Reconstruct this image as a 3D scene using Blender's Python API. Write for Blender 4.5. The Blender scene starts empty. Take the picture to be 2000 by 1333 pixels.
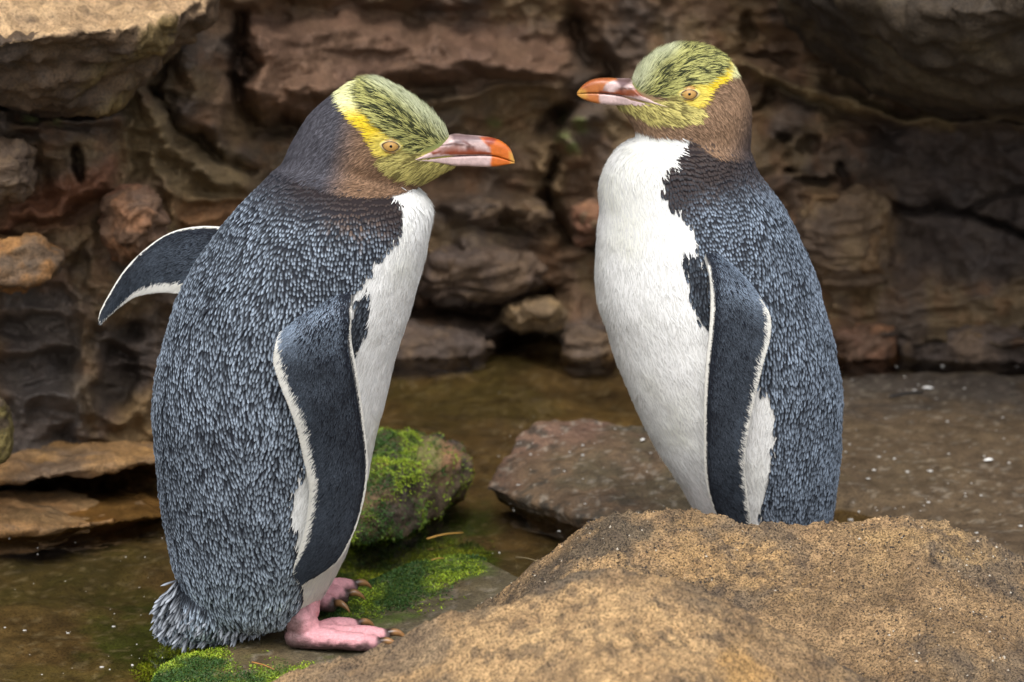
import bpy, bmesh, math
import numpy as np
from mathutils import Vector, Matrix
from mathutils.bvhtree import BVHTree

# ------------------------------------------------------------------ camera, sky, sun, exposure
SC = bpy.context.scene
PITCH = math.radians(15.0)
DIST = 4.0
PXM = 0.55e-3                       # metres per photo pixel at the subject distance
FW = np.array([0.0, math.cos(PITCH), -math.sin(PITCH)])
UP = np.array([0.0, math.sin(PITCH), math.cos(PITCH)])
CAM = np.array([0.0, 0.0, 0.355]) - DIST * FW
cd = bpy.data.cameras.new('camera'); cam = bpy.data.objects.new('camera', cd)
SC.collection.objects.link(cam); SC.camera = cam
cam.location = CAM; cam.rotation_euler = (math.radians(90) - PITCH, 0, 0)
cd.sensor_width = 36.0; cd.lens = 36.0 * DIST / (2000 * PXM)
cd.clip_start = 0.05; cd.clip_end = 200
cd.dof.use_dof = True; cd.dof.focus_distance = 4.03; cd.dof.aperture_fstop = 6.3; cd.dof.aperture_blades = 0

world = bpy.data.worlds.new('World'); SC.world = world; world.use_nodes = True
SUN_EL, SUN_AZ = math.radians(60), math.radians(184)      # azimuth from +Y clockwise: behind the camera, to the left
wn = world.node_tree; wn.nodes.clear()
sky = wn.nodes.new('ShaderNodeTexSky'); sky.sky_type = 'NISHITA'; sky.sun_disc = False
sky.sun_elevation = SUN_EL; sky.sun_rotation = SUN_AZ; sky.dust_density = 4.0; sky.air_density = 1.0
hs = wn.nodes.new('ShaderNodeHueSaturation'); hs.inputs['Saturation'].default_value = 0.36
bg = wn.nodes.new('ShaderNodeBackground'); bg.inputs['Strength'].default_value = 0.15
wo = wn.nodes.new('ShaderNodeOutputWorld')
wn.links.new(sky.outputs[0], hs.inputs['Color']); wn.links.new(hs.outputs[0], bg.inputs[0]); wn.links.new(bg.outputs[0], wo.inputs[0])
sl = bpy.data.lights.new('sun', 'SUN'); so = bpy.data.objects.new('sun', sl); SC.collection.objects.link(so)
sl.energy = 1.0; sl.angle = math.radians(45); sl.color = (1.0, 0.97, 0.93)
sdir = Vector((math.sin(SUN_AZ) * math.cos(SUN_EL), math.cos(SUN_AZ) * math.cos(SUN_EL), math.sin(SUN_EL)))
so.rotation_euler = sdir.to_track_quat('Z', 'Y').to_euler()
vs = SC.view_settings
vs.view_transform = 'Standard'; vs.look = 'None'; vs.gamma = 1.0; vs.use_curve_mapping = False
vs.exposure = 0.78

# ------------------------------------------------------------------ helpers
RNG = np.random.default_rng(11)

def W(px, py, Y):
    """world point on the vertical plane y = Y seen at photo pixel (px, py)"""
    px = np.asarray(px, float); py = np.asarray(py, float); Y = np.asarray(Y, float)
    u = (px - 1000) * PXM / DIST; v = (666.5 - py) * PXM / DIST
    dx = u; dy = FW[1] + v * UP[1]; dz = FW[2] + v * UP[2]
    k = (Y - CAM[1]) / dy
    return np.stack([CAM[0] + k * dx, np.broadcast_to(Y, k.shape) + 0 * k, CAM[2] + k * dz], -1)

def G(px, py, Z=0.0):
    """world point on the level plane z = Z seen at photo pixel (px, py)"""
    u = (px - 1000) * PXM / DIST; v = (666.5 - py) * PXM / DIST
    d = np.array([u, FW[1] + v * UP[1], FW[2] + v * UP[2]])
    return CAM + d * (Z - CAM[2]) / d[2]

def PJ(P):
    d = np.asarray(P) - CAM
    dep = d @ FW
    return np.stack([1000 + d[..., 0] / dep * DIST / PXM, 666.5 - (d @ UP) / dep * DIST / PXM], -1)

def sm(a, b, x):
    t = np.clip((np.asarray(x, float) - a) / (b - a), 0, 1); return t * t * (3 - 2 * t)

def _hash(ix, iy, iz, seed):
    h = (ix.astype(np.int64) * 374761393 + iy.astype(np.int64) * 668265263 + iz.astype(np.int64) * 2147483647 + seed * 974711) & 0xffffffff
    h = ((h ^ (h >> 13)) * 1274126177) & 0xffffffff
    h = ((h ^ (h >> 16)) * 2246822519) & 0xffffffff
    return ((h ^ (h >> 15)) & 0xffffff) / float(0xffffff)

def vnoise(P, seed=0):
    P = np.asarray(P, float); i = np.floor(P).astype(np.int64); f = P - i; f = f * f * f * (f * (f * 6 - 15) + 10)
    r = 0
    for a in (0, 1):
        for b in (0, 1):
            for c in (0, 1):
                w = (f[..., 0] if a else 1 - f[..., 0]) * (f[..., 1] if b else 1 - f[..., 1]) * (f[..., 2] if c else 1 - f[..., 2])
                r = r + w * _hash(i[..., 0] + a, i[..., 1] + b, i[..., 2] + c, seed)
    return r * 2 - 1

def fbm(P, sc, octv=4, seed=0, gain=0.5, ridged=False):
    P = np.asarray(P, float) * sc; r = 0; a = 1.0
    for o in range(octv):
        n = vnoise(P + 17.3 * o, seed + o)
        r = r + a * ((1 - 2 * np.abs(n)) if ridged else n); P = P * 2.03; a *= gain
    return r

def sdf_poly(pt, poly):
    """signed distance in pixels, negative inside"""
    pt = np.asarray(pt, float); poly = np.asarray(poly, float); n = len(poly)
    d = np.full(len(pt), 1e18); inside = np.zeros(len(pt), bool)
    for i in range(n):
        a, b = poly[i], poly[(i + 1) % n]; e = b - a; w = pt - a
        t = np.clip((w @ e) / (e @ e + 1e-12), 0, 1)
        q = w - t[:, None] * e
        d = np.minimum(d, (q * q).sum(1))
        c = ((a[1] > pt[:, 1]) != (b[1] > pt[:, 1]))
        with np.errstate(divide='ignore', invalid='ignore'):
            xi = (b[0] - a[0]) * (pt[:, 1] - a[1]) / (b[1] - a[1] + 1e-12) + a[0]
        inside ^= c & (pt[:, 0] < xi)
    d = np.sqrt(d); return np.where(inside, -d, d)

def dline(pt, line):
    pt = np.asarray(pt, float); line = np.asarray(line, float); d = np.full(len(pt), 1e18)
    for i in range(len(line) - 1):
        a, b = line[i], line[i + 1]; e = b - a; w = pt - a
        t = np.clip((w @ e) / (e @ e + 1e-12), 0, 1); q = w - t[:, None] * e
        d = np.minimum(d, (q * q).sum(1))
    return np.sqrt(d)

def inpoly(pt, poly, soft):
    return 1 - sm(-soft, soft, sdf_poly(pt, poly))

def mixc(c, col, w):
    return c * (1 - w[:, None]) + np.asarray(col, float) * w[:, None]

def spline(pts, n):
    """Catmull-Rom through the rows of pts, n samples, even in chord length"""
    p = np.asarray(pts, float); k = len(p)
    seg = np.maximum(np.linalg.norm(np.diff(p, axis=0), axis=1), 1e-9); cum = np.r_[0, np.cumsum(seg)]
    s = np.linspace(0, cum[-1], n); i = np.clip(np.searchsorted(cum, s, 'right') - 1, 0, k - 2)
    t = ((s - cum[i]) / seg[i])[:, None]
    p0 = p[np.clip(i - 1, 0, k - 1)]; p1 = p[i]; p2 = p[i + 1]; p3 = p[np.clip(i + 2, 0, k - 1)]
    return 0.5 * (2 * p1 + (p2 - p0) * t + (2 * p0 - 5 * p1 + 4 * p2 - p3) * t ** 2 + (3 * p1 - p0 - 3 * p2 + p3) * t ** 3)

def make_mesh(name, V, faces=None, loops=None, starts=None, totals=None, col=None, smooth=True):
    me = bpy.data.meshes.new(name)
    V = np.ascontiguousarray(V, np.float32)
    if faces is not None:
        if isinstance(faces, np.ndarray):
            loops = faces.ravel(); totals = np.full(len(faces), faces.shape[1]); starts = np.arange(len(faces)) * faces.shape[1]
        else:
            totals = np.array([len(f) for f in faces]); loops = np.concatenate([np.asarray(f) for f in faces]); starts = np.r_[0, np.cumsum(totals)[:-1]]
    me.vertices.add(len(V)); me.vertices.foreach_set('co', V.ravel())
    me.loops.add(len(loops)); me.loops.foreach_set('vertex_index', np.ascontiguousarray(loops, np.int32))
    me.polygons.add(len(starts)); me.polygons.foreach_set('loop_start', np.ascontiguousarray(starts, np.int32))
    me.polygons.foreach_set('loop_total', np.ascontiguousarray(totals, np.int32))
    me.polygons.foreach_set('use_smooth', np.full(len(starts), smooth))
    me.update(calc_edges=True); me.validate()
    if col is not None: set_col(me, col)
    return me

def set_col(me, col):
    a = me.color_attributes.get('Col') or me.color_attributes.new('Col', 'FLOAT_COLOR', 'POINT')
    c = np.ones((len(me.vertices), 4), np.float32); c[:, :3] = np.clip(col, 0, 1); a.data.foreach_set('color', c.ravel())

def link(name, me, mat, parent=None, label=None, cat=None, group=None, kind=None):
    o = bpy.data.objects.new(name, me); SC.collection.objects.link(o)
    if mat is not None: me.materials.append(mat)
    if parent is not None:
        o.parent = parent; o.matrix_parent_inverse = Matrix.Translation(-ROOT(parent))
    for k, v in (('label', label), ('category', cat), ('group', group), ('kind', kind)):
        if v: o[k] = v
    return o

def ROOT(o):
    v = Vector(o.location); p = o.parent
    while p is not None: v = v + Vector((0, 0, 0)) if o.type == 'MESH' else v + Vector(p.location); p = p.parent
    return Vector(o['_org']) if '_org' in o else Vector((0, 0, 0))

def thing(name, loc, label, cat, group=None):
    o = bpy.data.objects.new(name, None); SC.collection.objects.link(o); o.location = loc
    o.empty_display_size = 0.05; o['_org'] = [float(x) for x in loc]
    o['label'] = label; o['category'] = cat
    if group: o['group'] = group
    return o

def verts(me):
    a = np.empty(len(me.vertices) * 3, np.float32); me.vertices.foreach_get('co', a); return a.reshape(-1, 3).astype(float)
def vnormals(me):
    a = np.empty(len(me.vertices) * 3, np.float32); me.vertex_normals.foreach_get('vector', a); return a.reshape(-1, 3).astype(float)
def tris(me):
    me.calc_loop_triangles(); a = np.empty(len(me.loop_triangles) * 3, np.int32); me.loop_triangles.foreach_get('vertices', a); return a.reshape(-1, 3)
def set_verts(me, V):
    me.vertices.foreach_set('co', np.ascontiguousarray(V, np.float32).ravel()); me.update()
def bvh(me):
    return BVHTree.FromPolygons([Vector(v) for v in verts(me)], [list(t) for t in tris(me)])

def remesh(me, voxel, smooth_it=6, fac=0.5):
    o = bpy.data.objects.new('temporary', me); SC.collection.objects.link(o)
    m = o.modifiers.new('r', 'REMESH'); m.mode = 'VOXEL'; m.voxel_size = voxel; m.use_smooth_shade = True
    if smooth_it:
        s = o.modifiers.new('s', 'SMOOTH'); s.factor = fac; s.iterations = smooth_it
    dg = bpy.context.evaluated_depsgraph_get()
    out = bpy.data.meshes.new_from_object(o.evaluated_get(dg))
    bpy.data.objects.remove(o); bpy.data.meshes.remove(me)
    out.polygons.foreach_set('use_smooth', np.ones(len(out.polygons), bool))
    return out

def join_lofts(parts):
    V = []; F = []; n = 0
    for v, f in parts:
        V.append(v); F += [[i + n for i in q] for q in f]; n += len(v)
    return np.concatenate(V), F

def tube_faces(nr, ns):
    F = []
    for r in range(nr - 1):
        for s in range(ns):
            s2 = (s + 1) % ns
            F.append([r * ns + s, r * ns + s2, (r + 1) * ns + s2, (r + 1) * ns + s])
    F.append(list(range(ns))[::-1]); F.append([(nr - 1) * ns + s for s in range(ns)])
    return F

def loft(rows, nr=70, ns=40, ex=1.0):
    """rows of (Lx, Ly, Rx, Ry, Y, depth half extent in metres): rings spanning L-R in the picture plane at depth Y"""
    R = spline(rows, nr)
    L = W(R[:, 0], R[:, 1], R[:, 4]); Q = W(R[:, 2], R[:, 3], R[:, 4])
    c = (L + Q) / 2; e1 = (Q - L) / 2
    th = np.linspace(0, 2 * np.pi, ns, endpoint=False)
    cs = np.sign(np.cos(th)) * np.abs(np.cos(th)) ** ex; sn = np.sign(np.sin(th)) * np.abs(np.sin(th)) ** ex
    V = c[:, None] + e1[:, None] * cs[None, :, None] + np.array([0, 1.0, 0]) * (R[:, 5][:, None] * sn[None])[..., None]
    return V.reshape(-1, 3), tube_faces(nr, ns)

def tubepath(pts, rad, ns=12, nr=20, flat=1.0, side=None):
    """round tube through 3D points with radii; 'flat' squashes along z"""
    R = spline(np.c_[np.asarray(pts, float), np.asarray(rad, float)], nr)
    P = R[:, :3]; r = R[:, 3]; t = np.gradient(P, axis=0); t /= np.linalg.norm(t, axis=1)[:, None] + 1e-12
    ref = np.array([0, 0, 1.0]) if side is None else np.asarray(side, float)
    b = np.cross(t, ref); b /= np.linalg.norm(b, axis=1)[:, None] + 1e-9; n = np.cross(b, t)
    th = np.linspace(0, 2 * np.pi, ns, endpoint=False)
    V = P[:, None] + (b[:, None] * np.cos(th)[None, :, None] + n[:, None] * np.sin(th)[None, :, None] * flat) * r[:, None, None]
    return V.reshape(-1, 3), tube_faces(nr, ns)

# ------------------------------------------------------------------ materials
def new_mat(name):
    m = bpy.data.materials.new(name); m.use_nodes = True; nt = m.node_tree
    return m, nt, nt.nodes['Principled BSDF']

def attr_col(nt, name='Col'):
    a = nt.nodes.new('ShaderNodeAttribute'); a.attribute_name = name; return a

def noise(nt, scale, detail=4, rough=0.6, vec=None, dist=0.0):
    n = nt.nodes.new('ShaderNodeTexNoise'); n.inputs['Scale'].default_value = scale
    n.inputs['Detail'].default_value = detail; n.inputs['Roughness'].default_value = rough; n.inputs['Distortion'].default_value = dist
    if vec is not None: nt.links.new(vec, n.inputs['Vector'])
    return n

def ramp(nt, src, stops):
    r = nt.nodes.new('ShaderNodeValToRGB'); nt.links.new(src, r.inputs[0])
    while len(r.color_ramp.elements) < len(stops): r.color_ramp.elements.new(0.5)
    for e, (p, c) in zip(r.color_ramp.elements, stops):
        e.position = p; e.color = (c, c, c, 1) if np.isscalar(c) else (*c, 1)
    return r

def mult(nt, a, b, fac=1.0, mode='MULTIPLY'):
    m = nt.nodes.new('ShaderNodeMix'); m.data_type = 'RGBA'; m.blend_type = mode; m.inputs[0].default_value = fac
    nt.links.new(a, m.inputs[6]); nt.links.new(b, m.inputs[7]); return m.outputs[2]

def bump(nt, bs, h, dist, strength=1.0, prev=None):
    b = nt.nodes.new('ShaderNodeBump'); b.inputs['Distance'].default_value = dist; b.inputs['Strength'].default_value = strength
    nt.links.new(h, b.inputs['Height'])
    if prev is not None: nt.links.new(prev, b.inputs['Normal'])
    nt.links.new(b.outputs[0], bs.inputs['Normal']); return b.outputs[0]

def feather_mat(name, rough=0.55, spec=0.3, sheen=0.0):
    m, nt, bs = new_mat(name); a = attr_col(nt); nt.links.new(a.outputs['Color'], bs.inputs['Base Color'])
    bs.inputs['Roughness'].default_value = rough; bs.inputs['Specular IOR Level'].default_value = spec
    bs.inputs['Sheen Weight'].default_value = sheen
    return m

def skin_mat(name, rough, sc, dist, var=0.35, coat=0.0, sss=0.0, spec=0.5):
    m, nt, bs = new_mat(name); a = attr_col(nt); tc = nt.nodes.new('ShaderNodeTexCoord')
    n = noise(nt, sc, 4, 0.6, tc.outputs['Object']); r = ramp(nt, n.outputs[0], [(0.3, 1 - var), (0.7, 1.0)])
    nt.links.new(mult(nt, a.outputs['Color'], r.outputs[0]), bs.inputs['Base Color'])
    bs.inputs['Roughness'].default_value = rough; bs.inputs['Coat Weight'].default_value = coat
    bs.inputs['Specular IOR Level'].default_value = spec
    if sss: bs.inputs['Subsurface Weight'].default_value = sss; bs.inputs['Subsurface Scale'].default_value = 0.004
    bump(nt, bs, n.outputs[0], dist)
    return m

def rock_mat(name, grain=420, mid=60, var=0.5, gvar=0.5, bd=0.0012, bm=0.004, rough=(0.65, 0.95), spec=0.3, stretch=(1, 1, 1), wet=0.0, gr=(0.33, 0.48, 0.70)):
    m, nt, bs = new_mat(name); a = attr_col(nt); tc = nt.nodes.new('ShaderNodeTexCoord')
    mp = nt.nodes.new('ShaderNodeMapping'); mp.inputs['Scale'].default_value = stretch; nt.links.new(tc.outputs['Object'], mp.inputs[0])
    n1 = noise(nt, mid, 5, 0.65, mp.outputs[0], 0.3); n2 = noise(nt, grain, 3, 0.7, tc.outputs['Object']); n3 = noise(nt, mid * 0.22, 4, 0.6, mp.outputs[0], 0.6)
    r1 = ramp(nt, n1.outputs[0], [(0.28, 1 - var), (0.66, 1.15)]); r2 = ramp(nt, n2.outputs[0], [(gr[0], 1 - gvar), (gr[1], 0.95), (gr[2], 1.3)])
    r3 = ramp(nt, n3.outputs[0], [(0.3, (0.72, 0.68, 0.66)), (0.7, (1.15, 1.12, 1.05))])
    c = mult(nt, mult(nt, mult(nt, a.outputs['Color'], r1.outputs[0]), r2.outputs[0]), r3.outputs[0])
    nt.links.new(c, bs.inputs['Base Color'])
    rr = ramp(nt, n1.outputs[0], [(0.3, rough[0]), (0.7, rough[1])]); nt.links.new(rr.outputs[0], bs.inputs['Roughness'])
    bs.inputs['Specular IOR Level'].default_value = spec
    if wet: bs.inputs['Coat Weight'].default_value = wet; bs.inputs['Coat Roughness'].default_value = 0.25
    p = bump(nt, bs, n1.outputs[0], bm); bump(nt, bs, n2.outputs[0], bd, 1.0, p)
    return m

M_FEATHER = feather_mat('slate_feather', 0.55, 0.14)
M_SOFT = feather_mat('soft_feather', 0.75, 0.15)
M_UNDER = feather_mat('down', 0.9, 0.05)
M_BEAK = skin_mat('beak_horn', 0.32, 260, 0.0004, 0.25, 0.2)
M_SKIN = skin_mat('foot_skin', 0.5, 330, 0.0012, 0.26, 0.0, 0.0, 0.35)
M_CLAW = skin_mat('claw_horn', 0.3, 300, 0.0002, 0.3, 0.2)
M_EYE = skin_mat('eye_iris', 0.22, 500, 0.00005, 0.15, 0.15, 0.0, 0.3)
M_LID = skin_mat('eyelid_skin', 0.6, 500, 0.0003, 0.1)
M_SAND = rock_mat('sandstone', 430, 110, 0.30, 0.72, 0.0030, 0.002, gr=(0.41, 0.50, 0.60))
M_CLIFF = rock_mat('cliff_rock', 160, 14, 0.45, 0.3, 0.002, 0.008, (0.6, 0.9), 0.3, (0.7, 0.7, 1.6))
M_STONE = rock_mat('stone', 300, 40, 0.5, 0.5, 0.0015, 0.004, (0.5, 0.9), 0.35)
M_BED = rock_mat('pool_bed', 330, 45, 0.4, 0.6, 0.0016, 0.003, (0.55, 0.9), 0.25)
M_MOSS = feather_mat('moss', 0.6, 0.3)

# ------------------------------------------------------------------ rocks and ground
def hull_rock(name, pts, voxel, amp, sc, seed, colf, mat, label, cat='rock', group=None, smooth_it=4, strat=0.0, parent=None, facet=0.0):
    bm = bmesh.new()
    for p in pts: bm.verts.new(p)
    r = bmesh.ops.convex_hull(bm, input=bm.verts)
    bmesh.ops.delete(bm, geom=[v for v in bm.verts if not v.link_faces], context='VERTS')
    me = bpy.data.meshes.new(name); bm.to_mesh(me); bm.free()
    me = remesh(me, voxel, smooth_it, 0.5)
    V = verts(me); N = vnormals(me)
    d = amp * (fbm(V, sc, 5, seed, 0.52) + 0.5 * fbm(V, sc * 2.2, 3, seed + 9, 0.5, True) - 0.3)
    if strat: d = d + strat * fbm(V * np.array([1, 1, 7.0]) + 0.4 * fbm(V, sc * .5, 2, seed + 3)[:, None], sc, 3, seed + 5)
    V = V + N * d[:, None]; set_verts(me, V); set_col(me, colf(V, vnormals(me)))
    return link(name, me, mat, parent, label, cat, group)

def rockcol(a, b, c, sc, seed):
    a, b, c = map(np.array, (a, b, c))
    def f(V, N):
        n = sm(-0.5, 0.5, fbm(V, sc, 4, seed)); m = sm(0.0, 0.7, fbm(V, sc * 1.7, 4, seed + 31))
        return (a * (1 - n)[:, None] + b * n[:, None]) * (1 - m)[:, None] + c * m[:, None]
    return f

# ---- ground sheet: pool bed and rock shelf
WATER_Z = -0.016
def ground_h(x, y):
    P = np.stack([x, y, 0 * x], -1); q = PJ(np.stack([x, y, 0 * x], -1).reshape(-1, 3)).reshape(*x.shape, 2)
    f = q.reshape(-1, 2)
    n = fbm(P, 5, 4, 3); fine = fbm(P, 26, 3, 5)
    h = -0.055 + 0.014 * n + 0.003 * fine
    shelf = inpoly(f, [(560, 1170), (640, 1150), (700, 1120), (800, 1080), (940, 1060), (1010, 1110), (1100, 1150), (1500, 1250), (1500, 1700), (200, 1700), (268, 1350), (300, 1285), (345, 1262), (430, 1245)], 26).reshape(x.shape)
    h = h * (1 - shelf) + (0.0 + 0.004 * n + 0.0015 * fine) * shelf
    slab = inpoly(f, [(1560, 722), (1700, 695), (2000, 690), (2600, 720), (2600, 1400), (1990, 1150), (1850, 1075), (1750, 1010), (1640, 985), (1500, 1080), (1300, 1120), (1280, 1000), (1480, 850)], 40).reshape(x.shape)
    h = h * (1 - slab) + (-0.002 + 0.007 * n + 0.003 * fine) * slab
    return h

def ground():
    xs = np.r_[np.linspace(-6, -1.0, 25)[:-1], np.linspace(-1.0, 1.15, 420), np.linspace(1.15, 6, 25)[1:]]
    ys = np.r_[np.linspace(-6, -0.5, 25)[:-1], np.linspace(-0.5, 2.2, 430), np.linspace(2.2, 8, 25)[1:]]
    X, Y = np.meshgrid(xs, ys); H = ground_h(X, Y)
    V = np.stack([X, Y, H], -1).reshape(-1, 3); nx, ny = len(xs), len(ys)
    i = (np.arange(ny - 1)[:, None] * nx + np.arange(nx - 1)[None]).ravel()
    F = np.stack([i, i + 1, i + 1 + nx, i + nx], 1)
    q = PJ(V); n = fbm(V, 6, 5, 21); n2 = fbm(V, 18, 4, 23); n3 = fbm(V, 55, 3, 24)
    c = np.array([0.150, 0.108, 0.056]) * (1 + 0.35 * n + 0.25 * n2)[:, None]
    c = mixc(c, (0.095, 0.088, 0.036), sm(0.0, 0.6, n) * 0.7)
    c = mixc(c, (0.045, 0.032, 0.02), sm(0.15, 0.7, n3) * 0.5)
    j = 26 * n2 + 14 * n3
    def patch(poly, soft, col, k=1.0):
        nonlocal c
        d = sdf_poly(q, poly) + j
        c = mixc(c, col, (1 - sm(-soft, soft, d)) * k)
    patch([(180, 1215), (250, 1175), (320, 1180), (420, 1260), (330, 1333), (180, 1340)], 35, (0.045, 0.07, 0.012), 0.9)
    patch([(0, 1040), (300, 1020), (320, 1100), (100, 1180), (0, 1180)], 60, (0.06, 0.06, 0.022), 0.7)
    patch([(800, 1010), (960, 990), (960, 1060), (830, 1070)], 35, (0.04, 0.075, 0.012), 0.9)
    patch([(560, 1170), (700, 1130), (1000, 1110), (1100, 1160), (900, 1300), (560, 1330)], 40, (0.115, 0.098, 0.062), 0.9)
    patch([(1560, 715), (1700, 690), (2000, 690), (2300, 800), (2300, 1300), (1990, 1150), (1850, 1075), (1640, 985)], 40, (0.105, 0.074, 0.044), 0.9)
    patch([(1640, 700), (2000, 700), (2000, 790), (1640, 800)], 40, (0.07, 0.060, 0.052), 0.8)
    patch([(620, 1030), (740, 1030), (830, 1045), (925, 1060), (955, 1095), (910, 1145), (810, 1175), (740, 1205), (600, 1205)], 22, (0.085, 0.15, 0.016), 0.85)
    patch([(262, 1350), (300, 1285), (345, 1262), (420, 1256), (440, 1285), (430, 1312), (520, 1305), (640, 1300), (560, 1400), (262, 1400)], 18, (0.10, 0.15, 0.02), 0.8)
    c = mixc(c, (0.30, 0.27, 0.22), sm(0.55, 0.7, fbm(V, 120, 2, 29)) * 0.4)
    me = make_mesh('ground', V, F, col=c)
    return link('ground', me, M_BED, kind='structure')
GROUND = ground()

def water():
    m, nt, bs = new_mat('pool_water'); nt.nodes.remove(bs); out = nt.nodes['Material Output']
    tr = nt.nodes.new('ShaderNodeBsdfTransparent'); tr.inputs[0].default_value = (0.86, 0.80, 0.64, 1)
    gl = nt.nodes.new('ShaderNodeBsdfGlossy'); gl.inputs['Roughness'].default_value = 0.03
    fr = nt.nodes.new('ShaderNodeFresnel'); fr.inputs[0].default_value = 1.33
    tc = nt.nodes.new('ShaderNodeTexCoord'); n = noise(nt, 14, 3, 0.5, tc.outputs['Object'], 0.4)
    b = nt.nodes.new('ShaderNodeBump'); b.inputs['Distance'].default_value = 0.004; b.inputs['Strength'].default_value = 0.5; nt.links.new(n.outputs[0], b.inputs['Height'])
    nt.links.new(b.outputs[0], gl.inputs['Normal']); nt.links.new(b.outputs[0], fr.inputs['Normal'])
    mx = nt.nodes.new('ShaderNodeMixShader'); nt.links.new(fr.outputs[0], mx.inputs[0]); nt.links.new(tr.outputs[0], mx.inputs[1]); nt.links.new(gl.outputs[0], mx.inputs[2])
    nt.links.new(mx.outputs[0], out.inputs[0])
    V = np.array([(-5, -5, WATER_Z), (5, -5, WATER_Z), (5, 6, WATER_Z), (-5, 6, WATER_Z)], float)
    return link('water', make_mesh('water', V, [[0, 1, 2, 3]], smooth=False), m, kind='structure')
water()

# ---- the cliff behind
def cliff():
    nx, ny = 620, 430
    px = np.linspace(-700, 2700, nx); py = np.r_[np.linspace(-1500, -60, 60)[:-1], np.linspace(-60, 1150, ny - 59)]
    PX, PY = np.meshgrid(px, py); f = np.stack([PX, PY], -1).reshape(-1, 2); x, y = f[:, 0], f[:, 1]
    base = np.interp(x, [-700, 0, 180, 320, 420, 560, 760, 1000, 1600, 2000, 2700], [0.42, 0.70, 0.76, 0.84, 0.94, 1.16, 1.37, 1.43, 1.42, 1.38, 1.20])
    foot = np.interp(x, [-700, 0, 320, 420, 560, 760, 1000, 1600, 2000, 2700], [1010, 1000, 985, 930, 800, 712, 690, 700, 695, 700])
    wx = np.stack([x, y, 0 * x], -1) / 100.0
    warp = fbm(wx, 0.55, 3, 41)
    st = np.stack([x * 0.35, y * 1.5 + 70 * warp, 0 * x], -1) / 100.0
    strata = fbm(st, 0.9, 3, 43, 0.45, True); strata = np.where(strata > 0, np.minimum(strata * 1.6, 0.75), strata); lump = fbm(wx, 0.9, 4, 47); fine = fbm(wx, 4.0, 3, 49); ridg = fbm(wx + 0.35 * warp[:, None], 1.5, 4, 55, 0.5, True)
    d = np.zeros(len(x))                                   # metres towards the camera
    rw = sm(300, 700, x)
    d += (0.022 + 0.014 * rw) * lump + (0.008 + 0.010 * rw) * strata + 0.003 * fine + 0.013 * (1 - 0.5 * rw) * ridg
    jx = 14 * fbm(wx, 2.2, 3, 61); jy = 12 * fbm(wx, 2.2, 3, 62); fj = f + np.stack([jx, jy], -1)
    def block(poly, h, soft=10, tilt=0.0):
        nonlocal d
        s = sdf_poly(fj, poly); w = 1 - sm(-soft * 2.2, soft * .7, s)
        yy = (y - np.mean([p[1] for p in poly])) / 100.0
        d = d + w * (h + tilt * yy)
    def crack(line, wd, dep):
        nonlocal d
        d = d - dep * np.exp(-(dline(fj, line) / wd) ** 2)
    def rib(line, wd, h): crack(line, wd, -h)
    def hole(cx, cy, rx, ry, dep, rot=0.0):
        nonlocal d
        c, s_ = math.cos(rot), math.sin(rot); a = ((fj[:, 0] - cx) * c + (fj[:, 1] - cy) * s_) / rx; b = (-(fj[:, 0] - cx) * s_ + (fj[:, 1] - cy) * c) / ry
        d = d - dep * (1 - sm(0.55, 1.05, np.sqrt(a * a + b * b)))
    # left wall, weathered into cells
    hole(225, 735, 48, 72, 0.06, 0.15); hole(75, 725, 105, 48, 0.045); hole(60, 830, 110, 60, 0.022); hole(145, 325, 22, 42, 0.07)
    hole(60, 640, 90, 30, 0.03); hole(245, 650, 40, 28, 0.04); hole(165, 520, 22, 60, 0.03); hole(330, 640, 30, 40, 0.04)
    rib([(150, 560), (165, 640), (160, 760), (150, 880)], 11, 0.03); rib([(215, 660), (180, 700), (185, 800)], 10, 0.02); rib([(120, 600), (215, 660), (300, 560)], 12, 0.02)
    rib([(0, 690), (110, 680), (160, 700)], 9, 0.025); rib([(0, 610), (100, 600)], 12, 0.02)
    block([(0, 285), (50, 275), (65, 300), (62, 380), (30, 395), (0, 395)], 0.05, 7); hole(25, 345, 28, 30, 0.02)
    block([(70, 245), (140, 250), (210, 280), (235, 250), (240, 330), (160, 400), (90, 390)], 0.03, 9)
    block([(215, 370), (270, 362), (310, 380), (320, 440), (300, 490), (230, 510), (205, 460)], 0.06, 10)
    block([(0, 410), (110, 390), (215, 330), (230, 360), (130, 430), (0, 450)], 0.045, 8)
    block([(0, 215), (95, 235), (90, 262), (0, 270)], 0.05, 6); block([(95, 215), (240, 225), (225, 250), (95, 245)], 0.045, 6)
    rib([(245, 240), (250, 330), (210, 420)], 10, 0.03); rib([(265, 185), (330, 290), (410, 345), (480, 365)], 14, 0.05); crack([(290, 180), (350, 260), (430, 320), (490, 330)], 8, 0.05)
    rib([(300, 300), (340, 400), (330, 470)], 14, 0.03); rib([(345, 385), (480, 395)], 9, 0.03); block([(360, 420), (480, 415), (480, 440), (370, 450)], 0.03, 8)
    rib([(225, 820), (280, 800), (300, 760)], 14, 0.03); crack([(310, 120), (300, 190), (330, 200)], 10, 0.04)
    # middle: big reddish bulge with an undercut, then bedded stones
    block([(475, 60), (560, 30), (760, 35), (900, 60), (1000, 90), (1120, 110), (1105, 160), (900, 165), (760, 170), (640, 225), (540, 240), (490, 215), (470, 150)], 0.12, 18, 0.02)
    block([(550, 170), (640, 150), (700, 175), (640, 200), (560, 200)], 0.05, 10)
    crack([(462, 40), (468, 120), (465, 220), (490, 255), (640, 250), (760, 200)], 16, 0.09)
    block([(330, 100), (440, 60), (455, 180), (440, 330), (360, 250)], 0.05, 14); block([(420, -60), (1000, -60), (980, 20), (760, 18), (560, 15), (440, 40)], 0.06, 12)
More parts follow.
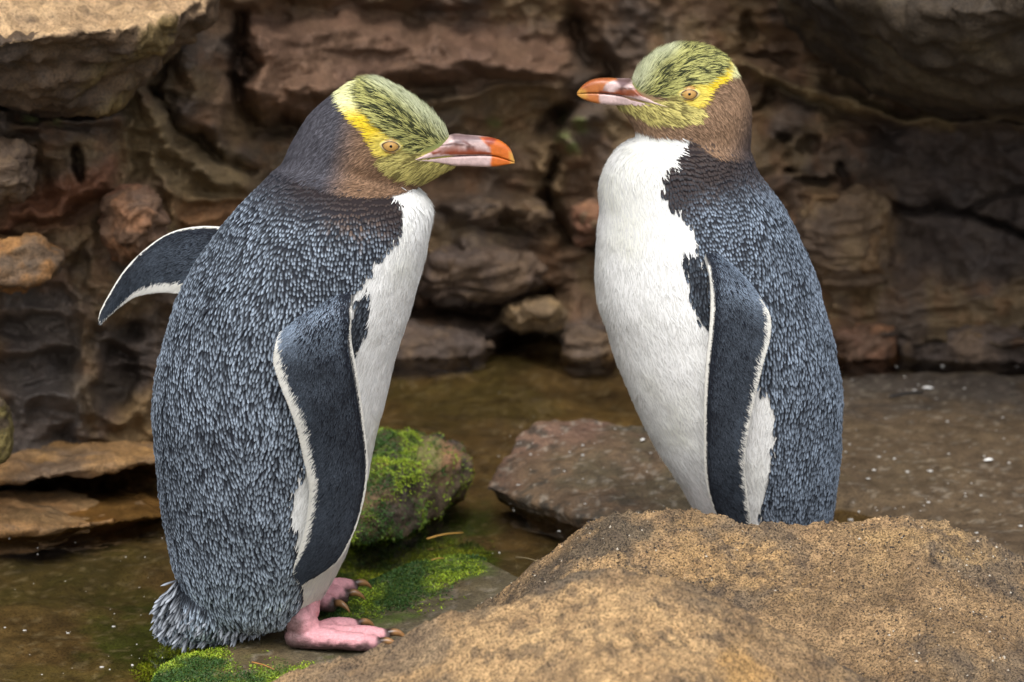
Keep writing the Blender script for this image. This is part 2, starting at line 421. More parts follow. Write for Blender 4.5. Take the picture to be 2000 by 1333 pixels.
    rib([(760, 215), (880, 190), (1000, 172), (1090, 165)], 10, 0.05); rib([(640, 250), (760, 232), (900, 240)], 16, 0.03)
    crack([(1120, 40), (1150, 110), (1190, 150), (1140, 190), (1060, 240)], 20, 0.10)
    block([(820, 480), (930, 470), (1060, 500), (1060, 560), (960, 600), (850, 590)], 0.09, 18); crack([(800, 600), (930, 612), (1070, 575)], 16, 0.09)
    block([(985, 585), (1070, 580), (1105, 605), (1080, 640), (990, 635)], 0.08, 9); block([(860, 395), (980, 380), (1050, 400), (1010, 440), (880, 450)], 0.05, 12)
    block([(990, 395), (1040, 385), (1075, 420), (1040, 445), (1000, 430)], 0.06, 8); block([(1120, 400), (1170, 395), (1190, 460), (1130, 470)], 0.08, 8); block([(1060, 350), (1110, 350), (1120, 380), (1070, 385)], 0.05, 6)
    block([(1070, 270), (1120, 255), (1150, 320), (1100, 340)], 0.05, 7); block([(1030, 300), (1065, 290), (1070, 340), (1035, 345)], 0.04, 6); crack([(1085, 230), (1095, 300), (1060, 420), (1110, 470), (1190, 500)], 14, 0.08)
    block([(1110, 190), (1180, 185), (1180, 240), (1120, 250)], 0.04, 8); block([(690, 620), (850, 630), (960, 655), (940, 690), (700, 700)], 0.05, 12)
    # right: ridges, flaked holes, block with a straight edge, wavy beds
    rib([(1440, 135), (1500, 150), (1560, 178), (1640, 185), (1720, 225), (1860, 240), (2000, 240)], 11, 0.06); crack([(1440, 160), (1520, 185), (1640, 215), (1760, 262)], 10, 0.03)
    for c in [(1492, 200, 14, 26), (1530, 275, 22, 14), (1575, 285, 18, 28), (1540, 330, 16, 10), (1600, 352, 50, 9), (1655, 340, 12, 24), (1460, 60, 20, 40), (1500, 115, 60, 10)]: hole(*c, 0.045)
    block([(1580, 370), (1700, 360), (1735, 400), (1735, 545), (1600, 560), (1560, 480)], 0.07, 8); crack([(1600, 440), (1660, 430), (1700, 450)], 7, 0.03)
    crack([(1690, 380), (1760, 412), (1840, 402), (1900, 415), (1960, 445), (2040, 460)], 8, 0.06); crack([(1860, 410), (1950, 380), (2010, 370)], 6, 0.03)
    for k, yy in enumerate((562, 596, 634)):
        rib([(1630, yy + 6), (1700, yy + 14), (1780, yy + 2 * k), (1860, yy - 12 + 6 * k), (1930, yy - 6), (2000, yy - 16), (2200, yy - 10)], 13 + 3 * k, 0.018 + 0.010 * k)
    block([(1620, 640), (1700, 632), (1760, 640), (1740, 690), (1620, 700)], 0.08, 10); block([(1760, 655), (1900, 645), (2100, 640), (2100, 680), (1760, 690)], 0.12, 10)
    block([(1100, 640), (1170, 650), (1180, 690), (1100, 690)], 0.06, 8)
    # the top leans out above the frame
    lean = np.clip((60 - y) / 900.0, 0, 1.0) * 0.25
    Y = base - d - lean
    Y = Y - 0.9 * np.clip((y - foot) / 400.0, 0, 1) * 0.25   # toe of the cliff runs out under the pool
    z_off = 0
    V = W(x, y, Y)
    V[:, 2] -= np.clip((y - foot - 6) / 30, 0, 1) * 0.16
    V[:, 2] = np.maximum(V[:, 2], -0.22)
    n1 = sm(-0.5, 0.5, lump); n2 = sm(-0.2, 0.7, fbm(wx, 1.3, 4, 71)); n3 = sm(0.1, 0.8, fbm(wx, 2.5, 4, 73))
    c = np.array([0.115, 0.072, 0.043])[None] * np.ones((len(x), 1))
    c = mixc(c, (0.060, 0.048, 0.040), n1 * 0.8); c = mixc(c, (0.15, 0.105, 0.05), n2 * 0.5); c = mixc(c, (0.15, 0.075, 0.035), n3 * 0.35)
    def tint(poly, col, k=0.8, soft=25):
        nonlocal c
        c = mixc(c, col, inpoly(fj, poly, soft) * k)
    tint([(475, 30), (760, 20), (1120, 90), (1100, 170), (760, 180), (560, 240), (470, 200)], (0.14, 0.082, 0.055))
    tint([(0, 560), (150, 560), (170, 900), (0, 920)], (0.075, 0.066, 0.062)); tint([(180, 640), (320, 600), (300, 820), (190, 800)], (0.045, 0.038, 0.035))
    tint([(230, 180), (480, 330), (480, 420), (330, 480), (240, 350)], (0.15, 0.11, 0.055)); tint([(0, 400), (220, 320), (230, 380), (120, 440), (0, 460)], (0.15, 0.06, 0.03))
    tint([(215, 365), (320, 370), (320, 500), (210, 510)], (0.14, 0.085, 0.055)); tint([(230, 790), (310, 750), (310, 900), (200, 880)], (0.19, 0.125, 0.055), 0.8)
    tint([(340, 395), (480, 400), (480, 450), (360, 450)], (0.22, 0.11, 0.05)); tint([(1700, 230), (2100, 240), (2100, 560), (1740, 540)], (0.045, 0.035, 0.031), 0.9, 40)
    tint([(1580, 370), (1735, 370), (1735, 550), (1560, 550)], (0.15, 0.092, 0.045)); tint([(1440, 130), (1560, 170), (1860, 235), (1860, 255), (1500, 180)], (0.20, 0.15, 0.075), 0.8, 12)
    tint([(1030, 560), (1110, 585), (1090, 650), (980, 640)], (0.20, 0.15, 0.085)); tint([(640, 195), (1100, 155), (1100, 195), (700, 240)], (0.16, 0.115, 0.065), 0.6)
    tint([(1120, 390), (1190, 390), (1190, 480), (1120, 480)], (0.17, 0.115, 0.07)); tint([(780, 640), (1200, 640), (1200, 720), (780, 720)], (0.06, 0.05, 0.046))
    for cx, cy, r in [(970, 242, 14), (1140, 240, 20), (1105, 265, 18), (1120, 292, 16), (1090, 235, 14), (110, 238, 18), (70, 225, 22)]:
        c = mixc(c, (0.10, 0.125, 0.04), (0.45 + 0.55 * sm(-.2, .4, fbm(wx, 9, 2, 77))) * (1 - sm(0.2, 1.2, np.hypot(fj[:, 0] - cx, fj[:, 1] - cy) / r)) * 0.8)
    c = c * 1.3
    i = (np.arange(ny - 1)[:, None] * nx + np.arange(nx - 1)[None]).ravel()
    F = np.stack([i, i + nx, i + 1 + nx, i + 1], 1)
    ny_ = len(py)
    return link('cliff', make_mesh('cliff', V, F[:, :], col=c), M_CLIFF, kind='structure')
cliff()

# ---- separate rocks
def wp(l): return [W(a, b, c) for a, b, c in l]

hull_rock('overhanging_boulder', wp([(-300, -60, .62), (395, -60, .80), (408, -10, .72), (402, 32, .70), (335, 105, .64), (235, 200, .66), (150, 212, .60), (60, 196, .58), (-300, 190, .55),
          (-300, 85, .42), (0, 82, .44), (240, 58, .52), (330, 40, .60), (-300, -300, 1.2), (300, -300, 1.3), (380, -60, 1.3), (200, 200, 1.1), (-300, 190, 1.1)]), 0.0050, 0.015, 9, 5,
          lambda V, N: mixc(rockcol((0.075, 0.055, 0.042), (0.12, 0.078, 0.045), (0.19, 0.135, 0.055), 6, 3)(V, N), (0.47, 0.325, 0.185), sm(0.25, 0.6, N[:, 2] + 0.12 * fbm(V, 12, 3, 8))),  # lit top put into the colour: upward faces painted warm and bright
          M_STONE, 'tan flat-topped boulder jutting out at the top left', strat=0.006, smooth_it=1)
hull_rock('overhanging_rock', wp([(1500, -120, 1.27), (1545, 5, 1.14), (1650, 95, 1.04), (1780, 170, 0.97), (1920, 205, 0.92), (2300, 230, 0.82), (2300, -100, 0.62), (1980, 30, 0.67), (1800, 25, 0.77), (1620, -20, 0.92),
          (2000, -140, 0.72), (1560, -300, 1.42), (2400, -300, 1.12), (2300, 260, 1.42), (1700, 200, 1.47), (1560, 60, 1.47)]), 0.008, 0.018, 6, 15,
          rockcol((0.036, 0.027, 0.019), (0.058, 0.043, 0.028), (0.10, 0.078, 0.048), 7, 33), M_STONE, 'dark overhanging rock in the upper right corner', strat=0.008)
hull_rock('jutting_stone', wp([(-120, 480, 0.58), (20, 470, 0.56), (70, 472, 0.58), (120, 492, 0.60), (122, 510, 0.58), (100, 538, 0.56), (50, 550, 0.55), (-120, 562, 0.53), (-100, 470, 0.78), (110, 500, 0.78), (60, 555, 0.78)]),
          0.004, 0.008, 16, 25, rockcol((0.24, 0.125, 0.05), (0.15, 0.10, 0.06), (0.33, 0.17, 0.06), 18, 35), M_STONE, 'orange-brown stone jutting from the left cliff wall', strat=0.004)
hull_rock('ochre_rock', wp([(-60, 770, .42), (5, 785, .42), (24, 830, .43), (26, 870, .42), (5, 900, .42), (-60, 910, .40), (-60, 760, .52), (15, 800, .52), (15, 890, .52)]),
          0.003, 0.005, 24, 27, rockcol((0.10, 0.085, 0.03), (0.15, 0.12, 0.04), (0.07, 0.05, 0.03), 20, 37), M_STONE, 'small ochre-green rock knob at the left picture edge')
hull_rock('rock_ledge', wp([(-200, 920, .60), (-200, 948, .56), (60, 938, .55), (200, 905, .58), (330, 900, .62), (330, 872, .70), (200, 868, .72), (120, 880, .72), (-200, 905, .72), (330, 880, 1.0), (-200, 920, 1.0), (250, 850, .95)]),
          0.004, 0.007, 12, 45, rockcol((0.26, 0.15, 0.06), (0.17, 0.115, 0.07), (0.33, 0.19, 0.07), 9, 38), M_STONE, 'long orange ledge overhanging a dark gap above the pool', strat=0.004)
hull_rock('low_slab', wp([(-200, 985, .50), (-200, 1035, .44), (40, 1026, .47), (90, 1038, .45), (180, 1025, .50), (340, 1005, .58), (340, 962, .66), (200, 960, .66), (60, 958, .62), (-200, 968, .60), (340, 980, .95), (-200, 980, .95), (100, 1070, .6)]),
          0.004, 0.005, 10, 55, rockcol((0.20, 0.12, 0.05), (0.12, 0.08, 0.04), (0.25, 0.14, 0.055), 7, 39), M_STONE, 'low brown slab at the water edge below the orange ledge', strat=0.003)
def speck(V, N):
    c = rockcol((0.125, 0.084, 0.050), (0.155, 0.105, 0.062), (0.105, 0.082, 0.048), 8, 40)(V, N)
    q = PJ(V); c = mixc(c, (0.20, 0.115, 0.085), inpoly(q + 20 * fbm(V, 14, 3, 4)[:, None], [(930, 940), (1000, 850), (1060, 810), (1200, 805), (1190, 850), (1060, 870), (1000, 930)], 25) * 0.7)
    c = mixc(c, (0.035, 0.033, 0.026), sm(0.12, 0.42, fbm(V, 75, 3, 79)) * sm(-0.4, 0.3, fbm(V, 9, 3, 80)) * 0.75)
    return mixc(c, (0.34, 0.31, 0.26), sm(0.55, 0.68, fbm(V, 140, 2, 83)) * 0.5)
hull_rock('submerged_boulder', wp([(940, 952, .60), (952, 925, .63), (1000, 850, .72), (1050, 820, .755), (1130, 812, .775), (1250, 824, .775), (1400, 838, .75), (1480, 880, .70), (1500, 1000, .5), (1350, 1042, .44), (1150, 1016, .48), (1050, 982, .54), (985, 967, .58),
          (1100, 1075, .60), (1400, 1100, .6), (1000, 985, .70), (1200, 930, .60), (1300, 900, .90), (1100, 900, .85)]), 0.0045, 0.007, 9, 65, speck,
          M_STONE, 'flat brown speckled boulder lying in the pool between the penguins', smooth_it=16)

# foreground sandstone boulder: heightfield with two lobes
def boulder():
    A = np.array([(840, 1300), (880, 1222), (905, 1202), (960, 1166), (1010, 1122), (1060, 1092), (1110, 1051), (1150, 1022), (1200, 1006), (1250, 1001), (1330, 1004), (1400, 1016), (1450, 1028), (1520, 1031), (1600, 1033), (1680, 1021), (1720, 1004), (1770, 997), (1820, 1010), (1880, 1033), (1940, 1060), (2000, 1084), (2100, 1125), (2300, 1230), (2500, 1400)], float)
    B = np.array([(420, 1460), (480, 1400), (540, 1348), (620, 1322), (700, 1303), (770, 1277), (830, 1243), (870, 1222), (920, 1210), (1000, 1202), (1060, 1176), (1120, 1148), (1180, 1133), (1240, 1136), (1300, 1152), (1360, 1176), (1420, 1205), (1500, 1250), (1700, 1330), (2500, 1500)], float)
    YA, YB = 0.07, -0.42
    a = W(A[:, 0], A[:, 1], YA); b = W(B[:, 0], B[:, 1], YB)
    xs = np.linspace(-0.34, 0.72, 560); ys = np.linspace(-1.05, 0.20, 560)
    X, Y = np.meshgrid(xs, ys); P = np.stack([X, Y, 0 * X], -1)
    wob = 0.03 * fbm(P, 5, 3, 81)
    zA = np.interp(X, a[:, 0], a[:, 2], left=-0.3, right=-0.3); zB = np.interp(X, b[:, 0], b[:, 2], left=-0.3, right=-0.3)
    ya = Y - YA - wob * 0.4; yb = Y - YB - wob
    hA = zA - np.where(ya < 0, 0.15 * -ya + 0.20 * ya ** 2, 0.6 * ya + 9 * ya ** 2)
    hB = zB + 0.004 - np.where(yb < 0, 0.22 * -yb, 1.8 * yb ** 2 + 0.50 * yb)
    k = 0.005; h = k * np.logaddexp(hA / k, hB / k) - k * 0.35
    far = np.clip(-Y - 0.60, 0, 1); h = h - 0.25 * far ** 1.5
    mask = sm(0.0, 0.05, np.maximum(0.2 - Y, 0))
    n = fbm(P, 9, 4, 83); r = fbm(P, 22, 4, 85, 0.55, True); fi = fbm(P, 140, 3, 87)
    h = h + 0.006 * n + 0.0028 * r + 0.0026 * fi
    h = np.maximum(h, -0.12)
    V = np.stack([X + 0.001 * fi, Y, h], -1).reshape(-1, 3); nx, ny = len(xs), len(ys)
    i = (np.arange(ny - 1)[:, None] * nx + np.arange(nx - 1)[None]).ravel(); F = np.stack([i, i + 1, i + 1 + nx, i + nx], 1)
    q = PJ(V); n1 = fbm(V, 8, 5, 91); n2 = fbm(V, 20, 5, 93); n3 = fbm(V, 60, 4, 95); j = 45 * n2 + 20 * n3
    c = np.array([0.31, 0.208, 0.110])[None] * (1 + 0.25 * n2 + 0.15 * n3)[:, None]
    c = mixc(c, (0.17, 0.132, 0.092), sm(0.0, 0.6, n1) * 0.7)
    def patch(poly, col, k, soft=30):
        nonlocal c
        c = mixc(c, col, (1 - sm(-soft, soft, sdf_poly(q, poly) + j)) * k)
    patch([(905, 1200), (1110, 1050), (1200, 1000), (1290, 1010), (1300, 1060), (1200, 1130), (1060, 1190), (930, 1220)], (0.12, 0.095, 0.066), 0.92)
    patch([(940, 1215), (1060, 1140), (1200, 1085), (1330, 1100), (1420, 1150), (1480, 1220), (1380, 1180), (1280, 1140), (1180, 1128), (1060, 1172), (1000, 1198)], (0.13, 0.10, 0.07), 0.75, 18)  # dark gritty rock carried on, with valley shade painted in behind the front crest
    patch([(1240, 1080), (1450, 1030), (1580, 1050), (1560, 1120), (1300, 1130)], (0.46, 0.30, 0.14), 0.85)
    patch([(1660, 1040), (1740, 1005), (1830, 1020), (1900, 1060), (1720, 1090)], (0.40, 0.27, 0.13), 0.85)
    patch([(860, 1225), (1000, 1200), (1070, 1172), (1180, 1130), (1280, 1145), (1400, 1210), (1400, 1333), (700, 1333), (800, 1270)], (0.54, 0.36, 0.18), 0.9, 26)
    patch([(1430, 1260), (1520, 1300), (1560, 1350), (1420, 1350)], (0.48, 0.29, 0.11), 0.8)
    patch([(540, 1333), (700, 1280), (850, 1220), (870, 1260), (720, 1333)], (0.21, 0.16, 0.11), 0.7)
    sp = sm(0.2, 0.55, fbm(V, 85, 4, 97)) * (0.4 + 0.6 * sm(-0.3, 0.4, n1)); c = mixc(c, (0.085, 0.065, 0.05), sp * 0.6)
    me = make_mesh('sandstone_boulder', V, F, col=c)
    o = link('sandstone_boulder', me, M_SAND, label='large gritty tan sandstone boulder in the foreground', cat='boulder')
    # loose grit: small angular grains standing on the rough crest
    rg = np.random.default_rng(17); kk = 70000
    qx = rg.integers(0, len(F), kk); f4 = V[F[qx]]; uv = rg.random((kk, 2, 1)); P = (f4[:, 0] * (1 - uv[:, 0]) + f4[:, 1] * uv[:, 0]) * (1 - uv[:, 1]) + (f4[:, 3] * (1 - uv[:, 0]) + f4[:, 2] * uv[:, 0]) * uv[:, 1]
    vis = (P[:, 1] > -0.30) & (P[:, 2] > -0.02) & (fbm(P, 12, 3, 201) + 0.9 * sm(-0.22, 0.0, P[:, 1]) > 0.25); P = P[vis]; kk = len(P); cg = c[F[qx][vis][:, 0]]
    octv = np.array([(1, 0, 0), (-1, 0, 0), (0, 1, 0), (0, -1, 0), (0, 0, 1), (0, 0, -.6)], float); octf = np.array([(0, 2, 4), (2, 1, 4), (1, 3, 4), (3, 0, 4), (2, 0, 5), (1, 2, 5), (3, 1, 5), (0, 3, 5)])
    a = rg.random(kk) * 6.28; sc = (0.0006 + 0.0013 * rg.random(kk) ** 2)[:, None, None] * rg.uniform(0.6, 1.35, (kk, 1, 3))
    o6 = octv[None] * sc; R2 = np.stack([o6[..., 0] * np.cos(a)[:, None] - o6[..., 1] * np.sin(a)[:, None], o6[..., 0] * np.sin(a)[:, None] + o6[..., 1] * np.cos(a)[:, None], o6[..., 2]], -1)
    GV = (P[:, None] + R2 + np.array([0, 0, 0.0003])).reshape(-1, 3); GF = (np.arange(kk)[:, None, None] * 6 + octf[None]).reshape(-1, 3)
    t = rg.random(kk); gc = cg * (0.55 + 0.9 * rg.random(kk))[:, None]; gc = np.where((t > 0.97)[:, None], [[0.46, 0.41, 0.33]], np.where((t < 0.22)[:, None], [[0.05, 0.042, 0.036]], gc))
    link('grit', make_mesh('grit', GV, GF, col=np.repeat(gc, 6, 0), smooth=False), M_UNDER, o, kind='stuff')
    return o
boulder()

# ------------------------------------------------------------------ scatter of small blades (feathers, moss)
def sample_surface(me, n, cell, rng, keep=None):
    V = verts(me); T = tris(me); N = vnormals(me)
    if keep is not None: T = T[keep(V, N, PJ(V))[T].max(1) > 0.02]
    a, b, c = V[T[:, 0]], V[T[:, 1]], V[T[:, 2]]; ar = np.linalg.norm(np.cross(b - a, c - a), axis=1)
    t = rng.choice(len(T), n, p=ar / ar.sum()); r1 = np.sqrt(rng.random(n)); r2 = rng.random(n)
    w = np.stack([1 - r1, r1 * (1 - r2), r1 * r2], 1)
    P = (V[T[t]] * w[..., None]).sum(1); Nn = (N[T[t]] * w[..., None]).sum(1); Nn /= np.linalg.norm(Nn, axis=1)[:, None] + 1e-9
    if cell:
        q = np.floor(P / cell).astype(np.int64); key = q[:, 0] * 73856093 ^ q[:, 1] * 19349663 ^ q[:, 2] * 83492791
        _, idx = np.unique(key, return_index=True); P, Nn = P[idx], Nn[idx]
    return P, Nn

PROF = {'feather': ((0, .55), (.40, .95), (.78, .92), (1.0, 0.0)), 'strand': ((0, .9), (.55, .75), (1.0, 0.0)), 'leaf': ((0, .4), (.5, 1.0), (1.0, .1))}
def blades(P, N, T, L, Wd, lift, colors, prof='feather', ridge=0.25, droop=0.0):
    """one small blade per point; colors: (n, rows, 2, 3) edge and centre colour per row"""
    pr = PROF[prof]; n = len(P); rows = len(pr)
    T = T - (T * N).sum(1)[:, None] * N; T /= np.linalg.norm(T, axis=1)[:, None] + 1e-9; B = np.cross(N, T)
    V = np.zeros((n, rows, 3, 3)); C = np.zeros((n, rows, 3, 3))
    for k, (s, w) in enumerate(pr):
        base = P + T * (L * s)[:, None] + N * (L * (lift * s - droop * s * s))[:, None]
        hw = (Wd * w * 0.5)[:, None] * B
        V[:, k, 0] = base - hw; V[:, k, 2] = base + hw; V[:, k, 1] = base + N * (Wd * w * ridge)[:, None]
        C[:, k, 0] = C[:, k, 2] = colors[:, k, 0]; C[:, k, 1] = colors[:, k, 1]
    V[:, -1, 0] = V[:, -1, 1] - B * 1e-4; V[:, -1, 2] = V[:, -1, 1] + B * 1e-4
    q = []
    for k in range(rows - 1):
        for s in (0, 1): q.append([k * 3 + s, k * 3 + s + 1, (k + 1) * 3 + s + 1, (k + 1) * 3 + s])
    F = (np.arange(n)[:, None, None] * (rows * 3) + np.array(q)[None]).reshape(-1, 4)
    return V.reshape(-1, 3), F, C.reshape(-1, 3)

def blade_object(name, sets, mat, parent, kind='stuff'):
    V = []; F = []; C = []; n = 0
    for v, f, c in sets: V.append(v); F.append(f + n); C.append(c); n += len(v)
    return link(name, make_mesh(name, np.concatenate(V), np.concatenate(F), col=np.concatenate(C)), mat, parent, kind=kind)

# ------------------------------------------------------------------ penguins
def penguin(spec, seed):
    rng = np.random.default_rng(seed)
    Y0 = spec['Y']; root = thing('penguin', spec['root'], spec['label'], 'penguin', 'pair of penguins')
    # --- body: trunk, head, tail and thighs grown into one continuous skin
    parts = [loft(r, nr, 44) for r, nr in spec['lofts']] + spec.get('extra', [])
    V, F = join_lofts(parts)
    me = remesh(make_mesh('body', V, F), 0.0030, 14, 0.5)
    V = verts(me); V = V + vnormals(me) * (0.0012 * fbm(V, 22, 3, seed))[:, None]; set_verts(me, V)
    tree = bvh(me)
    ax = np.array(spec['axis'], float); AX = W(ax[:, 0], ax[:, 1], Y0)      # body axis for the mirror plane
    o = np.argsort(AX[:, 2]); AX = AX[o]; ang = np.radians(ax[o, 2])
    sgn = spec['face']
    def near(P):
        """fold the far half onto the near half: returns folded points, mask and plane normals"""
        xc = np.interp(P[:, 2], AX[:, 2], AX[:, 0]); a = np.interp(P[:, 2], AX[:, 2], ang)
        n = np.stack([np.sin(a), -np.cos(a), 0 * a], -1)
        d = (P[:, 0] - xc) * n[:, 0] + (P[:, 1] - Y0) * n[:, 1]
        m = d < 0
        return np.where(m[:, None], P - 2 * d[:, None] * n, P), m, n
    fl = np.array(spec['flow'], float)
    def flow(P):
        Q, m, n = near(P); q = PJ(Q)
        d2 = ((q[:, None] - fl[None, :, :2]) ** 2).sum(2) + 200.0
        w = d2 ** -1.7; v = (w[..., None] * fl[None, :, 2:]).sum(1) / w.sum(1)[:, None]
        T = v[:, :1] * np.array([1, 0, 0.0]) - v[:, 1:] * UP
        T = np.where(m[:, None], T - 2 * (T * n).sum(1)[:, None] * n, T)
        return T, q
    R = spec['regions']
    def zones(q, jit=0.0, hj=0.0):
        j = jit * rng.standard_normal(len(q))
        s = {k: sdf_poly(q, p) + j for k, p in R.items()}
        s['head'] = s['head'] + (hj * rng.standard_normal(len(q)) + 0.4 * hj) * sm(10, 40, sdf_poly(q, R['white']))
        z = {}
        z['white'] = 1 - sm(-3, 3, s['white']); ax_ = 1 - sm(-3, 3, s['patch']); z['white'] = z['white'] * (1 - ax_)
        z['head'] = 1 - sm(-3, 3, s['head']); z['white'] = z['white'] * (1 - z['head'])
        for k in ('crown', 'band', 'chin'): z[k] = 1 - sm(-4, 4, s[k])
        z['patch'] = ax_; z['s'] = s
        return z
    def skin_color(q, jit=0.0):
        z = zones(q, jit); n = len(q)
        c = np.tile(np.array([0.030, 0.033, 0.042]), (n, 1))
        c = mixc(c, (0.030, 0.024, 0.025), 1 - sm(0, 60, spec['collar'](q)))
        c = mixc(c, (0.74, 0.745, 0.72), z['white'])
        t = spec['headgrad'](q)[:, None]
        hc = spec['nape'] * (1 - t) + spec['cheek'] * t
        c = c * (1 - z['head'])[:, None] + hc * z['head'][:, None]
        c = mixc(c, (0.40, 0.36, 0.10), z['chin'] * z['head']); c = mixc(c, (0.22, 0.24, 0.085), z['crown']);
        pale = spec['pale'](q); yb = np.array([0.80, 0.60, 0.035]) * (1 - pale)[:, None] + np.array([0.78, 0.78, 0.42]) * pale[:, None]
        ed = sm(42, 20, np.hypot(q[:, 0] - spec['eye'][0], (q[:, 1] - spec['eye'][1]) * 1.3)); yb = mixc(yb, (0.80, 0.70, 0.20), ed * 0.55)
        c = c * (1 - z['band'])[:, None] + yb * z['band'][:, None]
        return c, z
    Q, m, n = near(V); qv = PJ(Q); cb, zb = skin_color(qv); set_col(me, cb * 0.85)
    body = link('body', me, M_UNDER, root)
    # --- plumage
    eye = np.array(spec['eye']); beakpoly = spec['beakpoly']
    def clear(q): return (((q - eye) / np.array([21, 15.0])) ** 2).sum(1) > 1
    # slate back feathers
    P, N = sample_surface(me, 420000, 0, rng)
    xc_ = np.interp(P[:, 2], AX[:, 2], AX[:, 0]); ph = np.arctan2(P[:, 1] - Y0, P[:, 0] - xc_) / (2 * np.pi); MM, dv_ = 186, 0.0050      # feathers sit in staggered rows round the body
    vz = (P[:, 2] + 0.0030 * fbm(P, 42, 2, seed + 60)) / dv_; r_ = np.floor(vz).astype(np.int64); uc = (ph + 0.0016 * fbm(P, 42, 2, seed + 61)) * MM + 0.5 * (r_ % 2); c_ = np.floor(uc).astype(np.int64)
    sc_ = (vz - r_ - 0.5) ** 2 + (uc - c_ - 0.5) ** 2 + 0.14 * rng.random(len(P)); o_ = np.lexsort((sc_, c_ * 100003 + r_)); key_ = (c_ * 100003 + r_)[o_]; first = np.r_[True, key_[1:] != key_[:-1]]
    P, N = P[o_[first]], N[o_[first]]; T, q = flow(P); z = zones(q, 3.0, 9.0)
    s = (z['white'] < 0.5) & (z['head'] < 0.5)
    low = sm(spec['tailz'][1], spec['tailz'][0], P[:, 2])
    P, N, T, q = P[s], N[s], T[s], q[s]; low = low[s]; k = len(P)
    T = T / (np.linalg.norm(T, axis=1)[:, None] + 1e-9) + 0.07 * rng.standard_normal((k, 3))
    rot = 0.24 * fbm(P, 30, 3, seed + 30) + 0.10 * fbm(P, 110, 2, seed + 31); T = T + np.cross(N, T) * rot[:, None]
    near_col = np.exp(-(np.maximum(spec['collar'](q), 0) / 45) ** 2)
    small = 1 - sm(-10, 25, sdf_poly(q, spec['scaly']))
    cl = fbm(P, 55, 3, seed + 5)
    hd_ = sm(0, 90, sdf_poly(q, R['head'])); fine_ = 0.55 + 0.45 * hd_
    L = (0.0106 - 0.0038 * small + 0.0045 * low) * fine_ * rng.uniform(0.8, 1.25, k); Wd = (0.0037 + 0.0001 * small + 0.0002 * low) * (0.7 + 0.3 * hd_) * rng.uniform(0.8, 1.2, k)
    dark = np.array([0.011, 0.013, 0.018]); tip = np.array(spec['tip'])
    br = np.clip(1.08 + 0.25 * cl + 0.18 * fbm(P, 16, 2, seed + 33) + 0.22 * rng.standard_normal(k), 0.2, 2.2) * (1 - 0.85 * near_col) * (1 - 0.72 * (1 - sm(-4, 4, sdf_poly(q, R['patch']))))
    br = br * (0.9 + 0.45 * low) * (0.35 + 0.65 * hd_) * np.where(rng.random(k) < 0.12, 0.4, 1.05)
    cc = np.zeros((k, 4, 2, 3)); tp = tip[None] * br[:, None]; warm = np.array([0.035, 0.026, 0.026])
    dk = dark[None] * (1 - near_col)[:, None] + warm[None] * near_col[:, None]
    tg = spec['headgrad'](q)[:, None]; hcol = (spec['nape'] * (1 - tg) + spec['cheek'] * tg) * (0.55 + 0.7 * rng.random(k))[:, None]
    bl_ = (sm(85, 0, sdf_poly(q, R['head']) + 14 * rng.standard_normal(k)) * (1 - 0.9 * near_col))[:, None]; dk = dk * (1 - bl_) + hcol * 0.6 * bl_; tp = tp * (1 - bl_) + hcol * 1.1 * bl_
    cc[:, 0, 0] = dk; cc[:, 0, 1] = dk; cc[:, 1, 0] = dk * .8; cc[:, 1, 1] = dk * 0.6 + tp * 0.35
    cc[:, 1, 1] = dk * 0.8 + tp * 0.18; cc[:, 2, 0] = dk * 0.9 + tp * 0.05; cc[:, 2, 1] = tp * 1.15; cc[:, 3, 0] = tp * 0.6; cc[:, 3, 1] = tp * 0.9
    back = blades(P, N, T, L, Wd, rng.uniform(0.14, 0.26, k), cc, 'feather', 0.30, 0.05)
    blade_object('back_feathers', [back], M_FEATHER, root)
    # white breast and belly
    P, N = sample_surface(me, 110000, 0.0040, rng); T, q = flow(P); z = zones(q, 2.5); s = z['white'] > 0.5
    P, N, T, q = P[s], N[s], T[s], q[s]; k = len(P)
    T = T / (np.linalg.norm(T, axis=1)[:, None] + 1e-9) + 0.22 * rng.standard_normal((k, 3))
    wv = (1 + 0.05 * fbm(P, 14, 3, seed + 8) + 0.03 * rng.standard_normal(k))
    w0 = np.array([0.76, 0.765, 0.75]) * np.clip(wv, 0.6, 1.08)[:, None]; w0 = mixc(w0, np.array([0.64, 0.645, 0.53]), 0.5 * sm(0.1, 0.9, fbm(P, 9, 3, seed + 9)))
    cc = np.repeat(np.repeat(w0[:, None, None], 3, 1), 2, 2)
    blade_object('belly_feathers', [blades(P, N, T, rng.uniform(0.010, 0.016, k), rng.uniform(0.0012, 0.0020, k), rng.uniform(0.02, 0.07, k), cc, 'strand', 0.12)], M_SOFT, root)
    # head: fine short feathers, streaked crown
    P, N = sample_surface(me, 480000, 0.0017, rng); T, q = flow(P); z = zones(q, 1.2)
    s = (z['head'] > 0.5) & clear(q) & (sdf_poly(q, beakpoly) > -2) & (P[:, 2] > spec['neckz'])
    P, N, T, q = P[s], N[s], T[s], q[s]; k = len(P)
    T = T / (np.linalg.norm(T, axis=1)[:, None] + 1e-9) + 0.15 * rng.standard_normal((k, 3))
    c, z = skin_color(q, 1.2); rnd = rng.random(k)
    cr = z['crown'] * (1 - z['band']); ch = z['chin'] * (1 - z['band']) * (1 - z['crown'])
    fr = spec['forehead'](q)
    td = np.where((cr > .5)[:, None], np.array(spec['crowndir'])[None], np.array(spec['chindir'])[None]); td = td / np.linalg.norm(td, axis=1)[:, None]
    Pa = P - 0.86 * (P * td).sum(1)[:, None] * td
    streak = sm(-0.45, 0.5, fbm(Pa, 620, 2, seed + 12)) * 0.72 + 0.40 * (rnd - .1)
